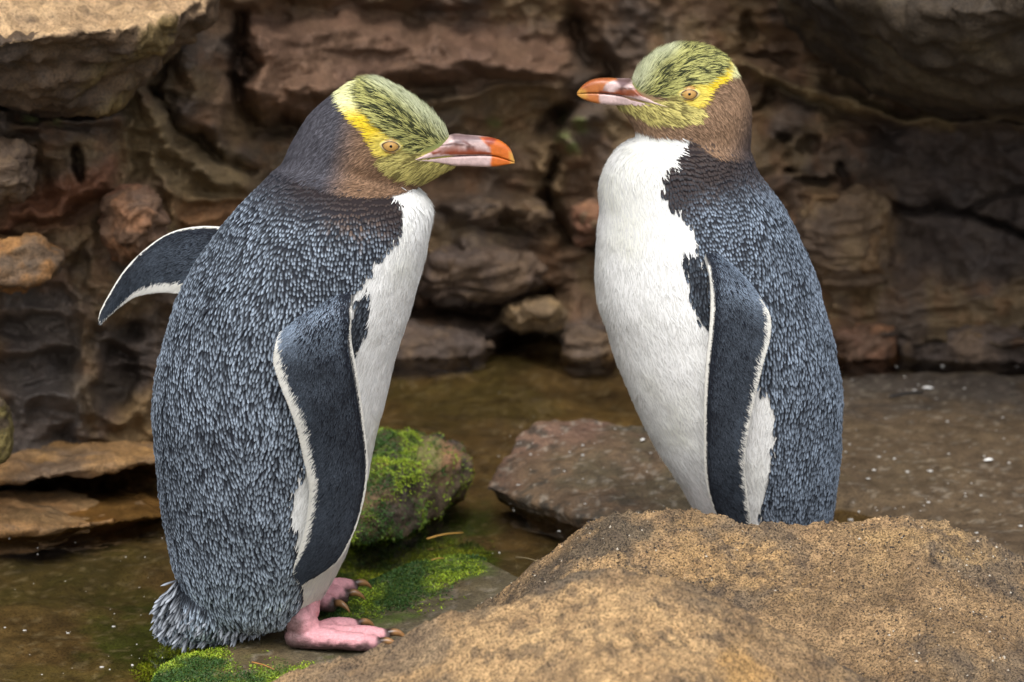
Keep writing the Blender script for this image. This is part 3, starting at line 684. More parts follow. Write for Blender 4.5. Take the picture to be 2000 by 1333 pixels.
    light = np.array([0.55, 0.54, 0.185]) * (1 - fr)[:, None] + np.array([0.68, 0.71, 0.46]) * fr[:, None]
    dkc = np.array([0.050, 0.055, 0.025]) * (1 - fr * 0.75)[:, None] + np.array([0.28, 0.32, 0.17]) * (fr * 0.75)[:, None]
    c = c * (0.50 + 0.95 * rnd ** 1.5)[:, None]
    isd = (streak > spec['streak'] + 0.4 * fr) & (cr > 0.5); c = np.where((cr > 0.5)[:, None], np.where(isd[:, None], dkc, light * (0.7 + 0.4 * rnd)[:, None]), c)
    isd2 = (streak > 0.68) & (ch > 0.5); c = np.where((ch > 0.5)[:, None], np.where(isd2[:, None], [[0.24, 0.205, 0.07]], np.array([[0.68, 0.60, 0.20]]) * (0.7 + 0.45 * rnd)[:, None]), c)
    yb = z['band'] > 0.5; c = np.where(yb[:, None], np.clip(skin_color(q)[0] * (0.95 + 0.18 * rnd)[:, None], 0, 0.9), c)
    cc = np.repeat(np.repeat(c[:, None, None], 3, 1), 2, 2); cc[:, 0] *= 0.55; cc[:, 1, 0] *= 0.8
    long_ = np.where(cr > 0.5, 1.0, 0) * 0.007 + np.where(yb, 0.004, 0) + np.where(ch > .5, 0.0025, 0)
    Lh = (0.0062 + long_) * rng.uniform(0.75, 1.25, k); Wh = np.where(cr > .5, 0.00100, 0.00135) * rng.uniform(0.8, 1.2, k)
    blade_object('head_feathers', [blades(P, N, T, Lh, Wh, np.where(cr > .5, 0.22, 0.14) * rng.uniform(0.7, 1.3, k), cc, 'strand', 0.2)], M_SOFT, root)
    # tail fan
    if 'tail' in spec:
        sets = []
        tl = np.array(spec['tail'], float)
        k = 1000; a = rng.random(k); lay = rng.random(k)
        b0 = np.stack([np.interp(a, np.linspace(0, 1, len(tl)), tl[:, i]) for i in range(4)], 1)
        f_ = rng.uniform(0.05, 0.75, k)[:, None]
        p0 = b0[:, :2] * (1 - f_) + b0[:, 2:] * f_; yy = Y0 + rng.uniform(-0.045, 0.05, k) * (1 - 0.4 * f_[:, 0])
        P0 = W(p0[:, 0], p0[:, 1], yy); D = W(b0[:, 2], b0[:, 3], yy) - W(b0[:, 0], b0[:, 1], yy); D += 0.006 * rng.standard_normal(D.shape)
        Nn = np.tile([0.12, -0.93, 0.35], (k, 1)) + 0.2 * rng.standard_normal((k, 3)); Nn /= np.linalg.norm(Nn, axis=1)[:, None]
        cc = np.zeros((k, 4, 2, 3)); tp = np.array([0.42, 0.46, 0.52])[None] * rng.uniform(0.45, 1.15, k)[:, None]
        cc[:, 0] = dark; cc[:, 1, 0] = dark * 2; cc[:, 1, 1] = tp * 0.5; cc[:, 2, 0] = tp * 0.35; cc[:, 2, 1] = tp; cc[:, 3] = (tp * 0.9)[:, None]
        sets.append(blades(P0, Nn, D, rng.uniform(0.013, 0.021, k), rng.uniform(0.0026, 0.0040, k), rng.uniform(0.0, 0.1, k), cc, 'feather', 0.2))
        blade_object('tail_feathers', sets, M_FEATHER, root)
    # --- flippers
    for f in spec['flippers']:
        rows = np.array(f['rows'], float); nr, nsx = 90, 30
        S = spline(rows, nr); u = np.linspace(0, 1, nsx)
        if f['depth'] == 'hug':
            ym = np.full(nr, np.nan); slp = np.full(nr, np.nan)
            for i in range(nr):
                mx = S[i, 0] * 0.5 + S[i, 2] * 0.5; my = S[i, 1] * 0.5 + S[i, 3] * 0.5
                pts = []
                for dd in (-14, 14):
                    d = Vector(W(mx + dd, my, Y0) - CAM).normalized(); h = tree.ray_cast(Vector(CAM), d)
                    pts.append(h[0])
                if all(p is not None for p in pts):
                    ym[i] = (pts[0].y + pts[1].y) / 2; slp[i] = (pts[1].y - pts[0].y) / max(pts[1].x - pts[0].x, 1e-4)
            ok = ~np.isnan(ym); ii = np.arange(nr); ym = np.interp(ii, ii[ok], ym[ok]); slp = np.interp(ii, ii[ok], slp[ok])
            kern = np.ones(25) / 25; pad = lambda a: np.convolve(np.pad(a, 12, 'edge'), kern, 'valid')
            ym = pad(ym); slp = pad(np.clip(slp, -0.75, 0.75))
            root_in = 1 - sm(0, f.get('rootlen', 0.17), ii / nr)
            ym = ym - 0.013 + f.get('sink', 0.050) * root_in - 0.012 * sm(.5, 1, ii / nr) + f.get('yoff', 0.0)
            mxw = W((S[:, 0] + S[:, 2]) / 2, (S[:, 1] + S[:, 3]) / 2, ym)[:, 0]
            def at(a, b, i): 
                p = W(a, b, ym[i]); 
                for _ in range(2): p = W(a, b, ym[i] + slp[i] * 0.75 * (p[0] - mxw[i]))
                return p
        else:
            yl = np.interp(np.linspace(0, 1, nr), np.linspace(0, 1, len(f['depth'])), f['depth'])
            def at(a, b, i): return W(a, b, yl[i])
        Cn = np.zeros((nr, nsx, 3))
        for i in range(nr):
            A = at(S[i, 0], S[i, 1], i); B = at(S[i, 2], S[i, 3], i)
            Cn[i] = A[None] * (1 - u[:, None]) + B[None] * u[:, None]
        dn = np.gradient(Cn, axis=0); du = np.gradient(Cn, axis=1); nn = np.cross(dn, du); nn /= np.linalg.norm(nn, axis=2)[..., None] + 1e-12
        if nn[nr // 3, nsx // 2, 1] > 0: nn = -nn
        vv = np.linspace(0, 1, nr)[:, None]
        th = (0.0075 * np.clip(u * 7 + 0.12, 0, 1) ** .6 * (1 - u) ** 0.7 + 0.0011)[None] * (1.5 - 0.95 * vv) * np.sqrt(np.clip((1 - vv) * 25, 0.05, 1))
        cam_ = 0.006 * np.sin(np.pi * u)[None] * (1 - 0.5 * vv)
        top = Cn + nn * (th / 2 + cam_)[..., None]; bot = Cn + nn * (-th / 2 + cam_)[..., None]
        Vf = np.concatenate([top.reshape(-1, 3), bot.reshape(-1, 3)]); K = nr * nsx; i0 = (np.arange(nr - 1)[:, None] * nsx + np.arange(nsx - 1)[None]).ravel()
        fa = [np.stack([i0, i0 + nsx, i0 + nsx + 1, i0 + 1], 1), np.stack([i0 + K, i0 + 1 + K, i0 + nsx + 1 + K, i0 + nsx + K], 1)]
        e = np.arange(nr - 1) * nsx; fa.append(np.stack([e, e + K, e + nsx + K, e + nsx], 1)); e2 = e + nsx - 1; fa.append(np.stack([e2, e2 + nsx, e2 + nsx + K, e2 + K], 1))
        e = np.arange(nsx - 1); fa.append(np.stack([e, e + 1, e + 1 + K, e + K], 1)); e2 = e + (nr - 1) * nsx; fa.append(np.stack([e2, e2 + K, e2 + K + 1, e2 + 1], 1))
        Ff = np.concatenate(fa)
        uu, v2 = np.meshgrid(u, np.linspace(0, 1, nr)); wid = np.linalg.norm(S[:, 2:] - S[:, :2], axis=1) + 1e-6
        mg = np.interp(np.linspace(0, 1, nr), f['margin'][0], f['margin'][1]); lead = f.get('lead', 5.0) * (sm(0.10, 0.24, np.linspace(0, 1, nr)) if f['depth'] == 'hug' else np.ones(nr))
        def fcol(uu_, ii_, jit):
            px = uu_ * np.interp(ii_, np.arange(nr), wid); inv = np.interp(ii_, np.arange(nr), wid) - px; mm = np.interp(ii_, np.arange(nr), mg)
            w = np.maximum(1 - sm(-2, 2, inv - mm + jit), 1 - sm(-1.5, 1.5, px - np.interp(ii_, np.arange(nr), lead) + 0.3 * jit + 1.5 * (np.interp(ii_, np.arange(nr), lead) < 1)))
            return w
        wt = fcol(uu.ravel(), (v2 * (nr - 1)).ravel(), 0); ct = np.tile([0.012, 0.014, 0.020], (K, 1)); ct = mixc(ct, (0.74, 0.73, 0.67), wt)
        cu = np.tile([0.70, 0.69, 0.64], (K, 1))
        mef = make_mesh('flipper', Vf, Ff, col=np.concatenate([ct, cu]))
        fo = link('flipper', mef, M_UNDER, root)
        # tiny scale feathers on the upper face, each pointing from leading edge to tip and trailing edge
        k = int(f.get('count', 9000) * 1.4); ui = np.clip(np.where(rng.random(k) < .25, 1 - 0.3 * rng.random(k), rng.random(k)), 0.0, 0.995); vi = np.clip(rng.random(k), 0.04 if f['depth'] == 'hug' else 0.0, 0.99)
        gi = vi * (nr - 1); a = gi.astype(int); fb = (gi - a)[:, None]; gu = ui * (nsx - 1); b = gu.astype(int); fu = (gu - b)[:, None]; a2 = np.minimum(a + 1, nr - 1); b2 = np.minimum(b + 1, nsx - 1)
        bl = lambda A: (A[a, b] * (1 - fb) * (1 - fu) + A[a2, b] * fb * (1 - fu) + A[a, b2] * (1 - fb) * fu + A[a2, b2] * fb * fu)
        P = bl(top); N = bl(nn); dv = bl(dn); dv /= np.linalg.norm(dv, axis=1)[:, None]; dq = bl(du); dq /= np.linalg.norm(dq, axis=1)[:, None] + 1e-12
        T = dv * 0.8 + dq * (0.35 + 0.6 * sm(.5, 1, ui))[:, None] + 0.12 * rng.standard_normal((k, 3))
        w = fcol(ui, gi, 2.4 * rng.standard_normal(k)) > 0.5
        br = np.clip(1 + 0.35 * fbm(P, 40, 3, seed + 20) + 0.3 * rng.standard_normal(k), 0.3, 2.2) * (1.25 - 0.75 * vi)
        base = np.where(w[:, None], np.array([[0.76, 0.75, 0.69]]) * rng.uniform(0.85, 1.05, k)[:, None], np.array([[0.009, 0.0105, 0.015]]))
        tipc = np.where(w[:, None], base, np.array([[0.065, 0.082, 0.106]]) * (br * (1 + (2.2 * sm(0.30, 0.10, vi) if f['depth'] == 'hug' else 0)))[:, None])
        cc = np.zeros((k, 3, 2, 3)); cc[:, 0] = base[:, None]; cc[:, 1, 0] = base; cc[:, 1, 1] = tipc * .6 + base * .4; cc[:, 2] = tipc[:, None]
        tr = sm(0.75, 1.0, ui)
        Lf = (0.0046 + 0.0050 * tr + 0.002 * vi) * rng.uniform(0.8, 1.2, k); inv = (1 - ui) * np.interp(gi, np.arange(nr), wid) * PXM
        Lf = np.minimum(Lf, inv * 1.1 + 0.0035)
        blade_object('flipper_feathers', [blades(P, N, T, Lf, np.full(k, 0.00115), rng.uniform(0.02, 0.10, k), cc, 'strand', 0.2)], M_FEATHER, fo)
        if f.get('mirror'):
            def fold(P):
                xc = np.interp(P[:, 2], AX[:, 2], AX[:, 0]); a_ = np.radians(26.0); n_ = np.array([math.sin(a_), -math.cos(a_), 0.0])
                d_ = (P[:, 0] - xc) * n_[0] + (P[:, 1] - Y0) * n_[1]; Q_ = P - 2 * d_[:, None] * n_; Q_[:, 0] += 0.022 + 0.055 * sm(0.30, 0.02, P[:, 2]); Q_[:, 1] -= 0.006; return Q_
            m2 = mef.copy(); set_verts(m2, fold(verts(mef))); m2.flip_normals(); m2.materials.clear(); f2 = link('flipper', m2, M_UNDER, root)
            src = [ch for ch in fo.children][0].data; m3 = src.copy(); set_verts(m3, fold(verts(src))); m3.materials.clear(); link('flipper_feathers', m3, M_FEATHER, f2, kind='stuff')
    # --- beak
    bk = np.array(spec['beak'], float)                      # px, top, gape, bottom, half width px (0 = take from the face)
    xs = np.linspace(0, 1, 60); cum = np.linspace(0, 1, len(bk)); B = spline(bk, 120)
    hwm = np.zeros(120)
    for i in range(120):
        face = 0
        for yy in np.linspace(B[i, 1], B[i, 3], 5):
            d = Vector(W(B[i, 0], yy, Y0) - CAM).normalized(); h = tree.ray_cast(Vector(CAM), d)
            if h[0] is not None and h[0].y > Y0 - 0.075: face = max(face, Y0 - h[0].y + 0.0026)
        hwm[i] = max(B[i, 4] * PXM, face if face < 0.075 else 0)
    hwm = np.convolve(np.pad(hwm, 6, 'edge'), np.ones(13) / 13, 'valid')
    def mandible(ztop, zbot, name, parent, shrink):
        th = np.linspace(0, 2 * np.pi, 56, endpoint=False); rnd_side = np.sin(th) > 0 if name == 'beak' else np.sin(th) < 0; ex = np.where(rnd_side, 0.68, 0.30)
        cs = np.sign(np.cos(th)) * np.abs(np.cos(th)) ** ex; sn = np.sign(np.sin(th)) * np.abs(np.sin(th)) ** ex
        Vb = []
        for i in range(120):
            zt, zb_ = ztop[i], zbot[i]
            p = W(np.full(56, B[i, 0]), (zt + zb_) / 2 - sn * (zb_ - zt) / 2, Y0 + 0 * th)
            p[:, 1] += cs * hwm[i] * shrink; Vb.append(p)
        Vb = np.concatenate(Vb); q = PJ(Vb); c = np.tile([0.60, 0.44, 0.42], (len(q), 1)).astype(float)
        jit = 1.2 * fbm(Vb, 160, 2, seed); c = c * (1 + 0.12 * fbm(Vb, 150, 3, seed + 1))[:, None]
        for poly, col, soft in spec['beakcol']: c = mixc(c, col, 1 - sm(-soft, soft, sdf_poly(q, poly) + jit))
        return link(name, make_mesh(name, Vb, tube_faces(120, 56), col=c), M_BEAK, parent)
    g = B[:, 2]
    bo = mandible(np.minimum(B[:, 1], g - 1.5), g - 0.6, 'beak', root, 1.0)
    mandible(g + 0.4, np.maximum(B[:, 3], g + 1.5), 'lower_mandible', bo, 0.96)
    # --- eyes on both sides of the head
    d = Vector(W(eye[0], eye[1], Y0) - CAM).normalized(); h, hn, _, _ = tree.ray_cast(Vector(CAM), d)
    for side in (1, -1):
        hit = np.array(h); nrm = np.array(hn)
        if side < 0: hit[1] = 2 * Y0 - hit[1]; nrm[1] *= -1
        nrm = nrm / np.linalg.norm(nrm)
        if side > 0: nrm = nrm * 0.6 + np.array([0, -0.75, 0.05]); nrm /= np.linalg.norm(nrm)
        else: nrm = nrm * 0.6 + np.array([0, 0.75, 0.05]); nrm /= np.linalg.norm(nrm)
        tx = np.array([1.0, 0, spec['eyetilt']]); tx -= nrm * (tx @ nrm); tx /= np.linalg.norm(tx); tz = np.cross(tx, nrm) * (1 if side > 0 else -1); 
        if tz[2] < 0: tz = -tz
        r = 0.0112; cen = hit - nrm * 0.0062
        bm = bmesh.new(); bmesh.ops.create_uvsphere(bm, u_segments=32, v_segments=20, radius=r); me2 = bpy.data.meshes.new('eye'); bm.to_mesh(me2); bm.free()
        v = verts(me2) + cen; set_verts(me2, v); me2.polygons.foreach_set('use_smooth', np.ones(len(me2.polygons), bool))
        rr = np.linalg.norm(np.cross(v - cen, nrm), axis=1) / r; fr2 = (v - cen) @ nrm > 0
        c = np.tile([0.50, 0.29, 0.085], (len(v), 1)) * (1 - 0.25 * sm(0.4, 0.9, rr))[:, None]
        set_col(me2, c); eo = link('eye', me2, M_EYE, root)
        bm = bmesh.new(); bmesh.ops.create_uvsphere(bm, u_segments=16, v_segments=10, radius=0.0016); me3 = bpy.data.meshes.new('pupil'); bm.to_mesh(me3); bm.free()
        v = verts(me3); v = v - 0.7 * (v @ nrm)[:, None] * nrm; set_verts(me3, v + cen + nrm * (r - 0.0002)); set_col(me3, np.tile([0.004, 0.004, 0.004], (len(v), 1))); link('pupil', me3, M_EYE, eo)
        th = np.linspace(0, 2 * np.pi, 48, endpoint=False); ca, sa = np.cos(th), np.sin(th)
        almond = np.abs(sa) ** 1.3 * np.sign(sa)
        VL = []
        for j_, (kx, off, up) in enumerate([(0.84, 0.0003, 0), (0.93, 0.0012, 0), (1.03, 0.0016, 0), (1.18, 0.0010, 0), (1.42, -0.0015, 0)]):
            px_ = 18.0 * PXM * kx * ca; pz_ = 11.6 * PXM * kx * almond * np.where(sa > 0, 0.88, 1.0)
            dome = np.sqrt(np.maximum(r * r - px_ ** 2 - pz_ ** 2, 0)) - 0.0062
            hh = (dome if j_ == 0 else np.maximum(dome, 0.0) * max(0, 1.0 - 0.28 * j_)) + off
            VL.append(hit + tx * px_[:, None] + tz * pz_[:, None] + nrm * hh[:, None])
        VL = np.concatenate(VL); FL = [[a_ * 48 + b_, a_ * 48 + (b_ + 1) % 48, (a_ + 1) * 48 + (b_ + 1) % 48, (a_ + 1) * 48 + b_] for a_ in range(4) for b_ in range(48)]
        lc = np.repeat(np.array([[0.05, 0.025, 0.015], [0.09, 0.05, 0.03], [0.62, 0.50, 0.22], [0.66, 0.57, 0.15], [0.62, 0.50, 0.08]]), 48, 0)
        link('eyelid', make_mesh('eyelid', VL, FL, col=lc), M_LID, eo)
    # --- feet
    for ft in spec['feet']:
        a0 = np.array(ft['ankle']); hd = ft['head']; zg = ft['z']
        R_ = lambda dx, dy, dz: np.array([a0[0] + dx * math.cos(hd) - dy * math.sin(hd), a0[1] + dx * math.sin(hd) + dy * math.cos(hd), zg + dz])
        top = np.array(ft['top'])
        prt = [tubepath([top, (top + R_(-0.004, 0, 0.03)) / 2, R_(-0.004, 0, 0.030), R_(0.010, 0, 0.014)], [0.026, 0.022, 0.0185, 0.012], 16, 16, side=(0, 1, 0))]
        claws = []
        for ty, ln, ty0 in ft['toes']:
            pts = [R_(-0.022, ty0 * 0.3, 0.011), R_(-0.012, ty0 * 0.5, 0.0135), R_(0.02, ty0, 0.015), R_(ln * 0.45, ty0 * 0.4 + ty * 0.55, 0.0145), R_(ln * 0.75, ty * 0.85, 0.0125), R_(ln, ty, 0.010)]
            prt.append(tubepath(pts, [0.005, 0.0115, 0.0125, 0.0105, 0.0105, 0.0075], 14, 24, 0.95))
            e = R_(ln, ty, 0.012); dr = (R_(ln, ty, 0) - R_(ln * 0.6, ty * 0.75, 0)); dr /= np.linalg.norm(dr)
            claws.append((e, dr))
        ys_ = sorted(ft['toes'], key=lambda t: t[0])
        for (t1, l1, b1), (t2, l2, b2) in zip(ys_[:-1], ys_[1:]):           # web between neighbouring toes
            for kk in range(5):
                w_ = (kk + .5) / 5; prt.append(tubepath([R_(0.0, 0, 0.010), R_((l1 * (1 - w_) + l2 * w_) * 0.45, (t1 * (1 - w_) + t2 * w_) * .55, 0.009), R_((l1 * (1 - w_) + l2 * w_) * 0.84, (t1 * (1 - w_) + t2 * w_) * .86, 0.006)], [0.009, 0.0062, 0.0045], 8, 12))
        Vt, Ft = join_lofts(prt); mf = remesh(make_mesh('foot', Vt, Ft), 0.0018, 4, 0.5)
        v = verts(mf); nz = vnormals(mf); hgt = v[:, 2] - zg
        rel = (v - R_(0, 0, 0)) @ np.array([math.cos(hd), math.sin(hd), 0])
        c = np.tile([0.74, 0.36, 0.39], (len(v), 1)).astype(float) * (1 + 0.10 * fbm(v, 60, 3, seed))[:, None]
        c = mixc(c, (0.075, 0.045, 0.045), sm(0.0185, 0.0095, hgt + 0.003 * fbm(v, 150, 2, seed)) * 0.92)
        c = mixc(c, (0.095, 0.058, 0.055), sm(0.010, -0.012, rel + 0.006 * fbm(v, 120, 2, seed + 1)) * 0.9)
        tipd = np.min([np.linalg.norm(v - e, axis=1) for e, _ in claws], axis=0); c = mixc(c, (0.07, 0.045, 0.042), sm(0.011, 0.007, tipd))
        v = v + nz * (0.0005 * fbm(v * np.array([1.6, 1, 1]), 230, 2, seed + 2, 0.5, True))[:, None]; set_verts(mf, v); set_col(mf, c)
        fo = link('foot', mf, M_SKIN, root)
        for e, dr in claws:
            pts = [e - dr * 0.007 + [0, 0, 0.001], e + dr * 0.006 + [0, 0, 0.0030], e + dr * 0.014 + [0, 0, -0.0005], e + dr * 0.019 + [0, 0, -0.006]]
            vc, fc = tubepath(pts, [0.0044, 0.0042, 0.0026, 0.0004], 10, 14)
            s_ = ((vc - e) @ dr) / 0.019; cc_ = np.array([0.035, 0.02, 0.015]) * (1 - sm(0, .35, s_))[:, None] + np.array([0.33, 0.17, 0.065]) * sm(0, .35, s_)[:, None]
            link('claw', make_mesh('claw', vc, fc, col=cc_), M_CLAW, fo)
    return root, tree

def z1(l): return [(520 + a / 3.842, 120 + b / 3.842) for a, b in l]
def z2(l): return [(1100 + a / 3.842, 60 + b / 3.842) for a, b in l]

def rows_d(rows, Y, ratio):
    out = []
    for i, r in enumerate(rows):
        k = ratio[i] if hasattr(ratio, '__len__') else ratio
        w = math.hypot(r[2] - r[0], r[3] - r[1]) * 0.5 * PXM * (DIST + Y) / DIST
        out.append((*r, Y, w * k))
    return out

YL = 0.05
trunkL = [(455, 1222, 560, 1215), (400, 1190, 612, 1188), (362, 1140, 645, 1142), (341, 1095, 667, 1098), (330, 1050, 686, 1050), (316, 980, 706, 980), (307, 900, 725, 900), (301, 820, 742, 820), (307, 740, 762, 740), (321, 675, 781, 672),
          (341, 604, 804, 600), (371, 540, 822, 540), (408, 480, 836, 485), (453, 424, 845, 430), (500, 377, 837, 392), (545, 330, 800, 362), (590, 300, 745, 345)]
headL = [(560, 400, 690, 440), (548, 345, 735, 410), (562, 300, 752, 392), (588, 250, 756, 384), (612, 217, 762, 381), (648, 186, 782, 375), (692, 160, 806, 366), (735, 157, 830, 356), (786, 179, 852, 345), (828, 209, 872, 335), (857, 238, 886, 328), (876, 264, 897, 322), (886, 278, 900, 314)]
tailL = [(400, 1080, 520, 1120), (360, 1130, 520, 1180), (325, 1175, 500, 1225), (310, 1215, 440, 1248), (312, 1240, 390, 1256)]
specL = dict(
    Y=YL, root=(float(W(560, 1275, 0.05)[0]), 0.05, 0.0), label='penguin facing right, standing on mossy rock with pink feet showing and one flipper raised behind',
    lofts=[(rows_d(trunkL, YL, 0.92), 90), (rows_d(headL, YL, [.7, .82, .82, .78, .76, .74, .72, .70, .68, .64, .58, .52, .45]), 60), ([(*r, YL + 0.01, w) for r, w in zip(tailL, (.06, .06, .05, .03, .012))], 30)],
    axis=[(500, 1250, 26), (515, 1000, 26), (522, 800, 26), (571, 600, 26), (610, 500, 24), (650, 430, 14), (668, 380, 4), (680, 330, 0), (700, 150, 0)], face=1,
    flow=[(560, 330, -.65, .75), (400, 500, -.55, .83), (345, 800, -.1, 1), (450, 700, -.3, .95), (470, 520, -.5, .85), (600, 560, -.12, 1), (700, 450, -.1, 1), (780, 420, -.05, 1), (785, 600, -.2, 1), (720, 900, -.25, 1), (400, 1000, .02, 1), (500, 900, 0, 1),
          (335, 1200, -.5, .85), (480, 1210, -.1, 1), (560, 1180, .1, 1), (640, 1120, -.2, 1), (830, 420, 0, 1), (860, 245, -.75, -.6), (800, 225, -.85, -.5), (740, 180, -.93, -.3), (690, 200, -.9, .1), (740, 255, -.9, -.25), (763, 285, -1, .1), (800, 290, -1, -.1),
          (870, 330, -.9, .3), (830, 345, -.85, .45), (760, 345, -.85, .5), (700, 320, -.75, .65), (640, 260, -.75, .65), (610, 230, -.6, .8), (650, 350, -.6, .8), (740, 378, -.7, .7)],
    regions=dict(
        white=[(735, 372), (768, 386), (784, 398), (789, 438), (772, 474), (736, 508), (714, 546), (692, 578), (660, 690), (625, 800), (600, 900), (572, 955), (568, 1010), (580, 1060), (590, 1100), (592, 1150), (588, 1215), (640, 1260), (1000, 1260), (1000, 320), (830, 325), (760, 345)],
        patch=[(719, 562), (723, 600), (718, 640), (705, 677), (690, 694), (688, 650), (690, 612), (704, 578)],
        head=[(540, 330), (600, 362), (650, 378), (700, 386), (760, 386), (812, 370), (850, 352), (1010, 340), (1010, 100), (560, 100), (480, 300)],
        crown=z1([(735, 150), (830, 60), (960, 100), (1060, 150), (1160, 240), (1260, 350), (1350, 450), (1440, 540), (1410, 610), (1290, 660), (1150, 690), (1060, 650), (1010, 600), (920, 545), (830, 470), (770, 380), (700, 260), (695, 215)]),
        band=z1([(545, 230), (590, 100), (740, 60), (850, 60), (735, 150), (695, 215), (700, 260), (770, 380), (830, 470), (920, 545), (1010, 590), (1025, 645), (970, 700), (900, 712), (835, 690), (805, 620), (760, 540), (690, 450), (610, 370), (560, 290)]),
        chin=z1([(1000, 610), (1150, 650), (1400, 600), (1600, 780), (1420, 830), (1300, 870), (1200, 910), (1100, 895), (1000, 875), (900, 815), (850, 745), (890, 700), (960, 690)])),
    collar=lambda q: dline(q, [(600, 360), (680, 388), (740, 395), (785, 425)]) - 8,
    headgrad=lambda q: sm(640, 715, q[:, 0] + 0.25 * (q[:, 1] - 300)), nape=np.array([0.078, 0.076, 0.090]), cheek=np.array([0.26, 0.158, 0.096]),
    pale=lambda q: sm(235, 195, q[:, 1]), crowndir=(-.86, 0, .48), chindir=(-.86, 0, -.45), forehead=lambda q: sm(34, 4, dline(q, [(750, 155), (800, 190), (850, 238), (884, 262)])), streak=0.55,
    scaly=[(560, 380), (700, 380), (800, 400), (800, 460), (720, 540), (680, 600), (600, 620), (540, 520)], tip=(0.275, 0.33, 0.40), tailz=(0.06, 0.13), neckz=0.40,
    eye=(763, 285), eyetilt=-0.10, beakpoly=[(884, 262), (858, 279), (830, 290), (814, 299), (845, 309), (884, 321), (1010, 330), (1010, 260)],
    tail=[(352, 1125, 304, 1190), (350, 1150, 302, 1220), (365, 1170, 308, 1252), (395, 1190, 345, 1264), (440, 1195, 400, 1258), (480, 1195, 455, 1250), (520, 1190, 505, 1232), (548, 1165, 545, 1205)],
    flippers=[dict(rows=[(676, 520, 590, 585), (685, 556, 562, 628), (687, 596, 545, 664), (685, 655, 537, 700), (694, 712, 547, 738), (703, 768, 563, 778), (711, 830, 582, 830), (717, 890, 596, 892), (716, 938, 607, 950), (706, 992, 602, 1012), (688, 1046, 590, 1064), (662, 1092, 579, 1100), (630, 1117, 577, 1120), (600, 1133, 586, 1133)],
                   depth='hug', margin=([0, .1, .2, .45, .7, .85, .95, 1], [0, 6, 17, 20, 14, 12, 2, 1]), lead=5, count=16000),
              dict(rows=[(470, 446, 440, 585), (440, 444, 380, 576), (385, 443, 335, 569), (330, 456, 300, 570), (280, 490, 268, 576), (242, 530, 236, 595), (214, 574, 215, 612), (197, 606, 203, 622), (193, 622, 197, 629)],
                   depth=[0.12, 0.13, 0.135, 0.14, 0.14, 0.135, 0.13], margin=([0, .2, .5, .75, 1], [24, 24, 20, 8, 3]), lead=2.5, count=8000)],
    beak=[(813, 298, 299, 301, 0), (832, 288, 299.5, 305, 0), (858, 277, 300, 313, 0), (884, 264, 301, 321, 27), (910, 265, 301, 323, 22), (940, 267, 301, 325, 18), (966, 271, 303, 325, 15), (985, 280, 309, 322, 12), (998, 294, 314, 320, 8), (1005, 314, 317, 319, 3)],
    beakcol=[(z1([(1180, 675), (1260, 645), (1450, 640), (1600, 678), (1690, 690), (1500, 698), (1250, 697)]), (0.36, 0.19, 0.16), 2), (z1([(1380, 540), (1480, 545), (1640, 570), (1640, 600), (1500, 610), (1420, 620)]), (0.20, 0.13, 0.13), 4),
             (z1([(1240, 680), (1560, 670), (1720, 685), (1700, 705), (1250, 700)]), (0.24, 0.05, 0.02), 2), (z1([(1600, 570), (1740, 560), (1950, 640), (1950, 800), (1685, 800), (1690, 690), (1680, 650), (1640, 620)]), (0.62, 0.145, 0.018), 3),
             (z1([(1620, 570), (1740, 565), (1720, 600), (1670, 640), (1640, 610)]), (0.30, 0.045, 0.015), 4), (z1([(1820, 680), (1900, 700), (1900, 790), (1830, 770)]), (0.70, 0.36, 0.08), 4), (z1([(1280, 628), (1420, 615), (1540, 640), (1580, 672), (1560, 676), (1530, 650), (1420, 626), (1290, 640)]), (0.13, 0.06, 0.05), 1.5), (z1([(1480, 590), (1560, 640), (1640, 668), (1640, 676), (1550, 650), (1470, 600)]), (0.20, 0.10, 0.09), 1.5)],
    feet=[dict(ankle=(float(G(598, 1268)[0]), float(G(598, 1268)[1]), 0), head=0.03, z=0.0015, top=W(582, 1165, 0.035), toes=[(-0.022, 0.084, -0.012), (0.006, 0.092, 0.0), (0.040, 0.058, 0.012)]),
          dict(ankle=(float(G(590, 1184, 0.004)[0]), float(G(590, 1184, 0.004)[1]), 0), head=-0.10, z=0.0035, top=W(590, 1120, 0.13), toes=[(-0.026, 0.042, -0.012), (0.010, 0.052, 0.0), (0.044, 0.056, 0.012)])],
)
PENG_L, _ = penguin(specL, 3)

YR = 0.27
trunkR = [(1450, 1112, 1545, 1112), (1420, 1100, 1580, 1098), (1398, 1076, 1602, 1072), (1380, 1045, 1618, 1035), (1353, 992, 1628, 990), (1330, 952, 1635, 940), (1300, 905, 1640, 880), (1271, 858, 1642, 820), (1243, 802, 1640, 760), (1220, 747, 1634, 710), (1199, 692, 1625, 660), (1184, 640, 1612, 610), (1168, 590, 1597, 560), (1161, 542, 1577, 508), (1163, 495, 1553, 452), (1167, 450, 1528, 408),
          (1171, 408, 1502, 368), (1170, 370, 1478, 335), (1178, 332, 1466, 300), (1195, 303, 1450, 280), (1222, 280, 1420, 268), (1250, 268, 1390, 262)]
headR = [(1440, 385, 1330, 395), (1462, 340, 1290, 350), (1463, 300, 1262, 315), (1465, 260, 1248, 285), (1466, 222, 1242, 268), (1462, 192, 1240, 258), (1450, 160, 1237, 250), (1428, 124, 1232, 242), (1398, 102, 1227, 233), (1360, 90, 1222, 226), (1318, 91, 1215, 219), (1282, 104, 1208, 213), (1256, 126, 1203, 208), (1242, 146, 1199, 204), (1236, 162, 1199, 196)]
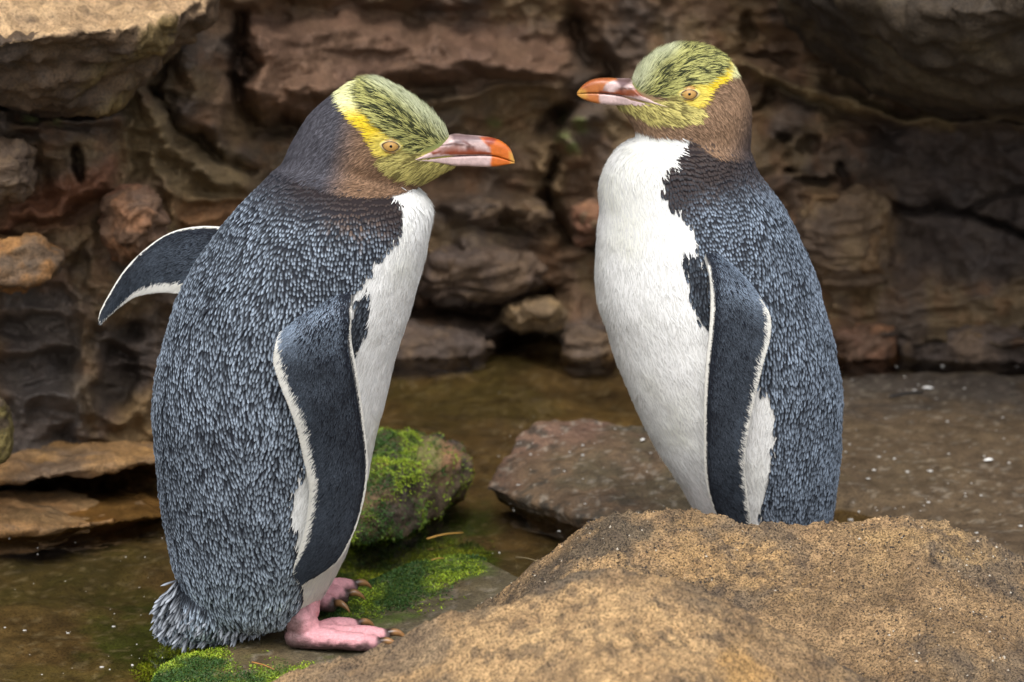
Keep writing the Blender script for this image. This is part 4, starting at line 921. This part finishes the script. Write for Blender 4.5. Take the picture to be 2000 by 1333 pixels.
specR = dict(
    Y=YR, root=(float(W(1500, 1100, YR)[0]), YR, 0.0), label='penguin facing left with white breast, standing behind the foreground sandstone boulder',
    lofts=[(rows_d(trunkR, YR, 0.92), 100), (rows_d(headR, YR, [.7, .85, .8, .76, .74, .72, .71, .70, .70, .70, .68, .64, .58, .52, .45]), 60)],
    axis=[(1500, 1160, 26), (1470, 900, 26), (1430, 700, 26), (1385, 560, 26), (1345, 430, 22), (1335, 340, 10), (1345, 290, 0), (1350, 80, 0)], face=-1,
    flow=[(1420, 380, .25, 1), (1540, 480, .4, .9), (1600, 650, .15, 1), (1620, 900, -.03, 1), (1550, 800, -.03, 1), (1500, 600, .15, 1), (1250, 300, 0, 1), (1200, 500, .1, 1), (1280, 750, .3, .95), (1340, 900, .35, .95), (1450, 480, .1, 1), (1330, 400, .2, 1), (1550, 1020, -.05, 1),
          (1250, 140, .5, -.85), (1320, 105, .8, -.5), (1390, 125, .97, -.1), (1425, 125, .85, .5), (1320, 160, .93, -.25), (1260, 165, .8, -.45), (1390, 165, .95, .05), (1346, 184, 1, .05), (1240, 210, .85, .5), (1300, 235, .9, .4), (1255, 250, .6, .8), (1300, 262, .75, .65), (1400, 220, .6, .8), (1460, 200, .1, 1), (1430, 300, .3, 1), (1450, 260, .2, 1)],
    regions=dict(
        white=[(1180, 225), (1240, 235), (1300, 250), (1352, 262), (1347, 276), (1338, 292), (1322, 312), (1298, 345), (1296, 372), (1312, 400), (1340, 422), (1355, 450), (1362, 490), (1385, 560), (1420, 650), (1465, 750), (1500, 765), (1516, 815), (1510, 880), (1496, 960), (1482, 1030), (1470, 1100), (1400, 1300), (1000, 1300), (1000, 225)],
        patch=[(1336, 492), (1360, 500), (1380, 540), (1388, 600), (1386, 645), (1366, 625), (1352, 592), (1345, 550), (1332, 515)],
        head=[(1238, 254), (1275, 267), (1345, 273), (1400, 310), (1440, 312), (1480, 305), (1520, 200), (1450, 50), (1100, 50), (1100, 240)],
        crown=z2([(1205, 190), (1150, 60), (1000, 20), (870, 20), (720, 40), (600, 100), (530, 200), (500, 300), (480, 360), (530, 440), (640, 485), (750, 505), (860, 460), (900, 420), (1060, 385), (1110, 355), (1175, 290)]),
        band=z2([(1320, 290), (1330, 200), (1230, 120), (1200, 190), (1200, 250), (1170, 300), (1110, 360), (1060, 390), (980, 400), (900, 425), (855, 470), (870, 530), (930, 568), (985, 575), (1035, 545), (1065, 490), (1100, 430), (1170, 380), (1240, 330)]),
        chin=z2([(740, 480), (860, 470), (880, 530), (930, 568), (1000, 575), (1050, 600), (1030, 660), (960, 690), (870, 702), (760, 700), (650, 690), (560, 640), (490, 600), (380, 560), (480, 550), (640, 530), (790, 525)])),
    collar=lambda q: dline(q, [(1345, 300), (1310, 340), (1310, 385), (1360, 330), (1400, 320)]) - 14,
    headgrad=lambda q: sm(1500, 1435, q[:, 0] + 0.45 * (q[:, 1] - 220)), nape=np.array([0.075, 0.058, 0.056]), cheek=np.array([0.28, 0.175, 0.108]),
    pale=lambda q: sm(1408, 1428, q[:, 0]), crowndir=(.86, 0, .42), chindir=(.86, 0, -.5), forehead=lambda q: sm(40, 6, dline(q, [(1290, 95), (1262, 115), (1248, 140), (1236, 158)])), streak=0.58,
    scaly=[(1300, 330), (1420, 330), (1460, 420), (1480, 560), (1380, 560), (1340, 420)], tip=(0.235, 0.29, 0.365), tailz=(0.01, 0.05), neckz=0.40,
    eye=(1346, 184), eyetilt=0.05, beakpoly=[(1233, 158), (1246, 174), (1270, 186), (1300, 196), (1270, 201), (1225, 205), (1120, 215), (1120, 150)],
    flippers=[dict(rows=[(1372, 440, 1425, 480), (1374, 486, 1450, 540), (1385, 535, 1482, 584), (1388, 590, 1500, 615), (1385, 650, 1500, 655), (1378, 720, 1486, 705), (1375, 790, 1470, 770), (1375, 850, 1457, 835), (1376, 910, 1450, 900), (1382, 955, 1456, 965), (1397, 1000, 1464, 1020), (1418, 1035, 1468, 1060), (1440, 1062, 1465, 1085), (1458, 1085, 1462, 1092)],
                   depth='hug', margin=([0, .14, .22, .45, .7, .9, 1], [0, 5, 15, 13, 9, 8, 3]), lead=5, count=15000, mirror=True)],
    beak=[(1303, 194, 195, 197, 0), (1275, 184, 191, 201, 0), (1250, 172, 188, 203, 0), (1232, 158, 186, 204.5, 27), (1205, 154.5, 183.5, 204.5, 21), (1180, 153, 181, 203.5, 17), (1158, 156, 180.5, 200, 14), (1142, 164, 181.5, 195, 10.5), (1132, 174, 182.5, 190, 7), (1127, 181, 183, 185.5, 3)],
    beakcol=[(z2([(360, 470), (430, 440), (560, 440), (650, 480), (640, 500), (480, 490)]), (0.30, 0.085, 0.035), 3), (z2([(380, 360), (520, 360), (500, 400), (440, 430), (420, 400)]), (0.17, 0.10, 0.10), 4),
             (z2([(200, 345), (400, 345), (400, 370), (320, 400), (300, 450), (270, 480), (275, 560), (80, 560), (80, 400)]), (0.48, 0.155, 0.04), 3), (z2([(160, 340), (360, 345), (340, 380), (240, 400), (150, 450), (130, 420)]), (0.38, 0.105, 0.03), 5), (z2([(270, 450), (480, 470), (640, 482), (640, 496), (270, 480)]), (0.22, 0.05, 0.02), 2),
             (z2([(90, 430), (160, 440), (190, 500), (120, 520)]), (0.60, 0.30, 0.06), 5), (z2([(300, 440), (420, 430), (560, 430), (660, 470), (720, 500), (650, 482), (550, 440), (420, 440), (300, 452)]), (0.12, 0.05, 0.04), 1.5)],
    feet=[dict(ankle=(float(W(1490, 1100, YR)[0]), YR - 0.05, 0), head=math.pi + 0.2, z=0.0, top=W(1490, 1110, YR - 0.045), toes=[(-0.034, 0.075, -0.012), (0.0, 0.09, 0.0), (0.036, 0.07, 0.012)]),
          dict(ankle=(float(W(1490, 1100, YR)[0]), YR + 0.05, 0), head=math.pi + 0.2, z=0.0, top=W(1490, 1110, YR + 0.045), toes=[(-0.034, 0.075, -0.012), (0.0, 0.09, 0.0), (0.036, 0.07, 0.012)])],
)
PENG_R, _ = penguin(specR, 7)

# ------------------------------------------------------------------ stones bedded in the cliff
def bedded(name, poly, Y, thick, seed, cols, label, amp=0.006, voxel=0.004, squash=0.55):
    p = np.array(poly, float); c = p.mean(0); pts = []
    for f_, dy in ((1.0, 0.25), (0.82, 0.0), (0.45, -squash * 0.35), (0.95, 1.0)):
        for q in p:
            a = c + (q - c) * f_; pts.append(W(a[0], a[1], Y - thick * (1 - dy) * 1.0 + thick * dy * 0.6))
    return hull_rock(name, pts, voxel, amp, 14, seed, rockcol(*cols, 12, seed + 1), M_CLIFF, label, strat=amp * 1.1, smooth_it=3)

br1 = ((0.17, 0.115, 0.07), (0.12, 0.085, 0.06), (0.21, 0.145, 0.08)); br2 = ((0.095, 0.072, 0.06), (0.13, 0.09, 0.062), (0.16, 0.11, 0.07)); br3 = ((0.24, 0.17, 0.095), (0.17, 0.12, 0.07), (0.30, 0.21, 0.11)); br4 = ((0.20, 0.10, 0.06), (0.14, 0.085, 0.055), (0.25, 0.13, 0.07))
bedded('bedded_stone', [(815, 500), (860, 478), (940, 474), (1030, 492), (1065, 520), (1055, 560), (970, 592), (870, 596), (818, 570)], 1.41, 0.09, 101, br2, 'broad brown rounded stone in the cliff between the two penguins')
bedded('bedded_stone', [(985, 600), (1030, 584), (1085, 585), (1106, 606), (1085, 636), (1010, 642), (980, 625)], 1.38, 0.06, 103, br3, 'pale tan stone low in the cliff beside the white belly')
bedded('bedded_stone', [(1118, 402), (1165, 395), (1195, 430), (1185, 468), (1128, 472)], 1.41, 0.06, 105, br4, 'small reddish block at the breast of the penguin facing left')
bedded('bedded_stone', [(985, 405), (1020, 388), (1060, 395), (1078, 425), (1040, 448), (1000, 436)], 1.41, 0.05, 107, br1, 'small brown stone near the middle of the cliff')
bedded('bedded_stone', [(870, 410), (930, 390), (985, 398), (975, 440), (900, 452), (862, 440)], 1.41, 0.05, 109, br2, 'flat brown stone just right of the white breast of the penguin facing right')
bedded('bedded_stone', [(208, 390), (262, 362), (308, 376), (322, 430), (300, 492), (236, 512), (206, 470)], 0.74, 0.07, 111, br4, 'rounded reddish-brown block above the raised flipper')
bedded('bedded_stone', [(-40, 290), (45, 276), (66, 300), (66, 372), (34, 394), (-40, 396)], 0.63, 0.06, 113, br1, 'squared brown block at the left edge below the overhang')
bedded('bedded_stone', [(1565, 400), (1690, 362), (1735, 398), (1738, 545), (1610, 562), (1555, 490)], 1.40, 0.07, 115, br1, 'tan-brown block with a straight edge right of the penguin facing left')
bedded('bedded_stone', [(1750, 668), (1850, 648), (1980, 640), (2200, 650), (2200, 716), (1950, 722), (1760, 720)], 1.37, 0.08, 117, br2, 'low dark ledge at the far water edge on the right')
bedded('bedded_stone', [(1620, 650), (1690, 634), (1748, 645), (1756, 715), (1640, 724)], 1.38, 0.08, 119, br4, 'reddish-brown stone at the far water edge behind the right penguin')
bedded('bedded_stone', [(690, 650), (800, 640), (900, 655), (960, 672), (930, 716), (780, 724), (690, 720)], 1.38, 0.07, 121, br2, 'dark low stone at the far water edge between the penguins')
bedded('bedded_stone', [(1095, 650), (1150, 644), (1200, 660), (1200, 712), (1100, 714)], 1.38, 0.06, 123, br1, 'brown stone at the far water edge beside the white belly')

# ------------------------------------------------------------------ mossy rocks, algae
rng0 = np.random.default_rng(5)
def moss(name, me, weight, n, cell, parent, size=(0.004, 0.008), kind='stuff', label=None, cat=None, seed=1):
    P, N = sample_surface(me, n, cell, rng0, weight); q = PJ(P); w = weight(P, N, q); s = rng0.random(len(P)) < w; P, N, w = P[s], N[s], w[s]; k = len(P)
    T = rng0.standard_normal((k, 3)); up = np.array([0, 0, 1.0])
    N2 = N * 0.6 + 0.5 * rng0.standard_normal((k, 3)); N2 /= np.linalg.norm(N2, axis=1)[:, None]
    a = sm(-0.5, 0.6, fbm(P, 24, 3, seed) + 0.35 * fbm(P, 90, 2, seed + 4)); b = rng0.random(k)
    c = np.array([0.035, 0.085, 0.014]) * (1 - a)[:, None] + np.array([0.27, 0.38, 0.024]) * a[:, None]
    c = mixc(c, (0.34, 0.36, 0.03), (b > 0.86) * a * 0.8); c = c * (0.6 + 0.6 * rng0.random(k))[:, None]
    cc = np.repeat(np.repeat(c[:, None, None], 3, 1), 2, 2); cc[:, 0] *= 0.6
    v, f, c_ = blades(P + N * 0.0005, N2, T, rng0.uniform(*size, k), rng0.uniform(0.0012, 0.0022, k), rng0.uniform(0.15, 0.75, k), cc, 'leaf', 0.15, 0.25)
    return link(name, make_mesh(name, v, f, col=c_), M_MOSS, parent, label, cat, None, kind)

def mossrock(name, pts, voxel, amp, sc, seed, cols, label, weight, n, cell, extra=None, size=(0.004, 0.008)):
    base = rockcol(*cols, 14, seed)
    col = base if extra is None else (lambda V, N: extra(base(V, N), V, N))
    o = hull_rock(name, pts, voxel, amp, sc, seed, col, M_STONE, label, 'rock', smooth_it=3)
    moss('moss', o.data, weight, n, cell, o, size, seed=seed)
    return o

def ew(c, V, N):
    q = PJ(V); k = inpoly(q + 8 * np.stack([fbm(V, 40, 2, 3), fbm(V, 40, 2, 4)], -1), [(815, 862), (860, 858), (905, 885), (895, 905), (850, 918), (812, 905)], 7)
    return mixc(mixc(c, (0.30, 0.165, 0.085), k * 0.9), (0.16, 0.17, 0.06), k * sm(875, 850, q[:, 0]) * 0.8)
mossrock('mossy_rock', wp([(690, 875, .58), (745, 846, .66), (820, 838, .74), (855, 850, .70), (895, 872, .66), (920, 905, .62), (916, 940, .60), (880, 975, .57), (840, 1000, .53), (790, 1045, .46), (700, 1050, .42), (640, 1040, .45), (640, 880, .55),
    (760, 930, .48), (830, 930, .53), (880, 900, .58), (700, 1080, .5), (880, 1000, .75), (700, 900, .8)]), 0.0035, 0.009, 16, 131, ((0.085, 0.06, 0.035), (0.05, 0.04, 0.03), (0.15, 0.10, 0.05)),
    'moss-covered rock in the pool beside the belly of the penguin facing right',
    lambda P, N, q: np.clip(0.95 * inpoly(q, [(640, 850), (750, 835), (815, 845), (815, 905), (860, 920), (800, 945), (760, 960), (640, 960)], 14) + 0.85 * inpoly(q, [(640, 985), (740, 985), (800, 965), (835, 985), (830, 1060), (640, 1070)], 16) * (fbm(P, 30, 2, 9) > -0.2) + 0.12, 0, 1),
    140000, 0.0019, ew, (0.0026, 0.0050))
def mat_w(poly, soft, j, sp, th):
    def f(P, N, q):
        w = np.zeros(len(P)); b = np.array(poly, float); m = (q[:, 0] > b[:, 0].min() - 60) & (q[:, 0] < b[:, 0].max() + 60) & (q[:, 1] > b[:, 1].min() - 60) & (q[:, 1] < b[:, 1].max() + 60) & (P[:, 1] > -1) & (P[:, 1] < 1.2)
        p = P[m]; w[m] = inpoly(q[m] + j * np.stack([fbm(p, 22, 3, 3), fbm(p, 22, 3, 4)], -1), poly, soft) * (0.7 + 0.3 * sm(th, th + 0.5, fbm(p, sp, 3, 15)))
        return w
    return f
moss('algae_mat', GROUND.data, mat_w([(620, 1030), (740, 1035), (830, 1045), (925, 1060), (955, 1095), (910, 1145), (810, 1175), (740, 1205), (600, 1205)], 18, 24, 16, -.5), 300000, 0.0018, None, (0.0022, 0.0046), 'stuff', seed=151)
moss('algae_mat', GROUND.data, mat_w([(262, 1345), (300, 1285), (345, 1262), (420, 1256), (440, 1285), (430, 1312), (520, 1305), (590, 1292), (640, 1300), (560, 1370), (262, 1370)], 14, 22, 20, -.55), 200000, 0.0017, None, (0.0020, 0.0040), 'stuff', seed=161)

# ------------------------------------------------------------------ small things lying about
M_STRAW = skin_mat('dry_straw', 0.6, 300, 0.0003, 0.3); M_FLUFF = skin_mat('white_fluff', 0.7, 300, 0.0003, 0.15); M_TWIG = skin_mat('dark_twig', 0.7, 300, 0.0004, 0.4)
GB = bvh(GROUND.data)
def drop(px, py, lift=0.0015):
    d = Vector(W(px, py, 0.5) - CAM).normalized(); h = SC.ray_cast(bpy.context.evaluated_depsgraph_get(), Vector(CAM), d)
    return np.array(h[1]) + np.array([0, 0, lift])
bpy.context.view_layer.update()
def stick(name, a, b, r, col, mat, label, cat, bend=0.0, lift=0.002):
    A, B = drop(*a, lift), drop(*b, lift); m = (A + B) / 2 + np.array([0, 0, bend])
    v, f = tubepath([A, m, B], [r, r * 0.9, r * 0.45], 6, 10)
    return link(name, make_mesh(name, v, f, col=np.tile(col, (len(v), 1))), mat, None, label, cat)
stick('straw', (834, 1062), (905, 1050), 0.0011, (0.50, 0.27, 0.05), M_STRAW, 'orange straw lying on the algae by the mossy rock', 'straw', 0.002, 0.006)
stick('straw', (1008, 1092), (1048, 1099), 0.0008, (0.42, 0.33, 0.18), M_STRAW, 'pale straw on wet rock left of the foreground boulder', 'straw', 0.001)
stick('straw', (842, 1104), (868, 1100), 0.0008, (0.48, 0.28, 0.06), M_STRAW, 'short orange straw in the middle of the algae', 'straw', 0.001, 0.006)
stick('straw', (492, 1297), (536, 1311), 0.0008, (0.45, 0.20, 0.05), M_STRAW, 'thin brown straw on the stone under the penguin facing right', 'straw', 0.001)
stick('twig', (1738, 778), (1803, 768), 0.0022, (0.02, 0.016, 0.014), M_TWIG, 'thin dark twig on the wet slab at the right', 'twig', 0.001)
def chip(px, py, ln, ang, label, name='white_feather'):
    c = drop(px, py, 0.002); k = 9; t = np.linspace(-1, 1, k); d = np.array([math.cos(ang), math.sin(ang), 0]); n = np.array([-d[1], d[0], 0])
    w = ln * 0.17 * np.sqrt(np.clip(1 - t ** 2, 0, 1)) + 0.0003
    V = np.concatenate([c + d * (t * ln / 2)[:, None] + n * w[:, None] + np.array([0, 0, 0.001]), c + d * (t * ln / 2)[:, None] + np.array([0, 0, 1.0]) * (0.0025 * (1 - t ** 2) + .0012)[:, None], c + d * (t * ln / 2)[:, None] - n * w[:, None] + np.array([0, 0, 0.001])])
    F = [[i, i + 1, i + 1 + k, i + k] for i in range(k - 1)] + [[i + k, i + 1 + k, i + 1 + 2 * k, i + 2 * k] for i in range(k - 1)]
    return link(name, make_mesh(name, V, F, col=np.tile([0.72, 0.71, 0.68], (len(V), 1))), M_FLUFF, None, label, 'feather')
chip(1812, 762, 0.016, -0.15, 'white moulted feather at the end of the dark twig')
chip(1930, 903, 0.014, 0.3, 'largest white moulted feather on the slab near the right edge')
chip(1255, 864, 0.009, 0.9, 'white fluff on the speckled boulder behind the left-facing penguin belly')
spk = []
for i in range(170):
    if i < 80: a = (rng0.uniform(1640, 2000), rng0.uniform(700, 1070))
    elif i < 115: a = (rng0.uniform(960, 1330), rng0.uniform(830, 1000))
    elif i < 130: a = (rng0.uniform(760, 1300), rng0.uniform(690, 1130))
    else: a = (rng0.uniform(0, 330), rng0.uniform(1050, 1330))
    spk.append((a, (0.0007 + 0.0020 * rng0.random() ** 2.5) * (1.0 if i < 115 else 0.7)))
VV = []; FF = []; n_ = 0
ico = bmesh.new(); bmesh.ops.create_icosphere(ico, subdivisions=1, radius=1); iv = np.array([v.co[:] for v in ico.verts]); if_ = np.array([[v.index for v in f.verts] for f in ico.faces]); ico.free()
DG = bpy.context.evaluated_depsgraph_get()
for (px, py), r in spk:
    d = Vector(W(px, py, 0.5) - CAM).normalized(); h = SC.ray_cast(DG, Vector(CAM), d)
    if not h[0] or h[4].name.split('.')[0] not in ('ground', 'water', 'submerged_boulder'): continue
    VV.append(iv * r * rng0.uniform(0.6, 1.5, 3) * [1.2, 1.2, 0.5] + np.array(h[1]) + [0, 0, r * 0.4]); FF.append(if_ + n_); n_ += len(iv)
VV = np.concatenate(VV); link('fluff', make_mesh('fluff', VV, np.concatenate(FF), col=np.tile([0.50, 0.48, 0.44], (len(VV), 1))), M_FLUFF, label='tiny white specks of down scattered on the pool and slab', kind='stuff')
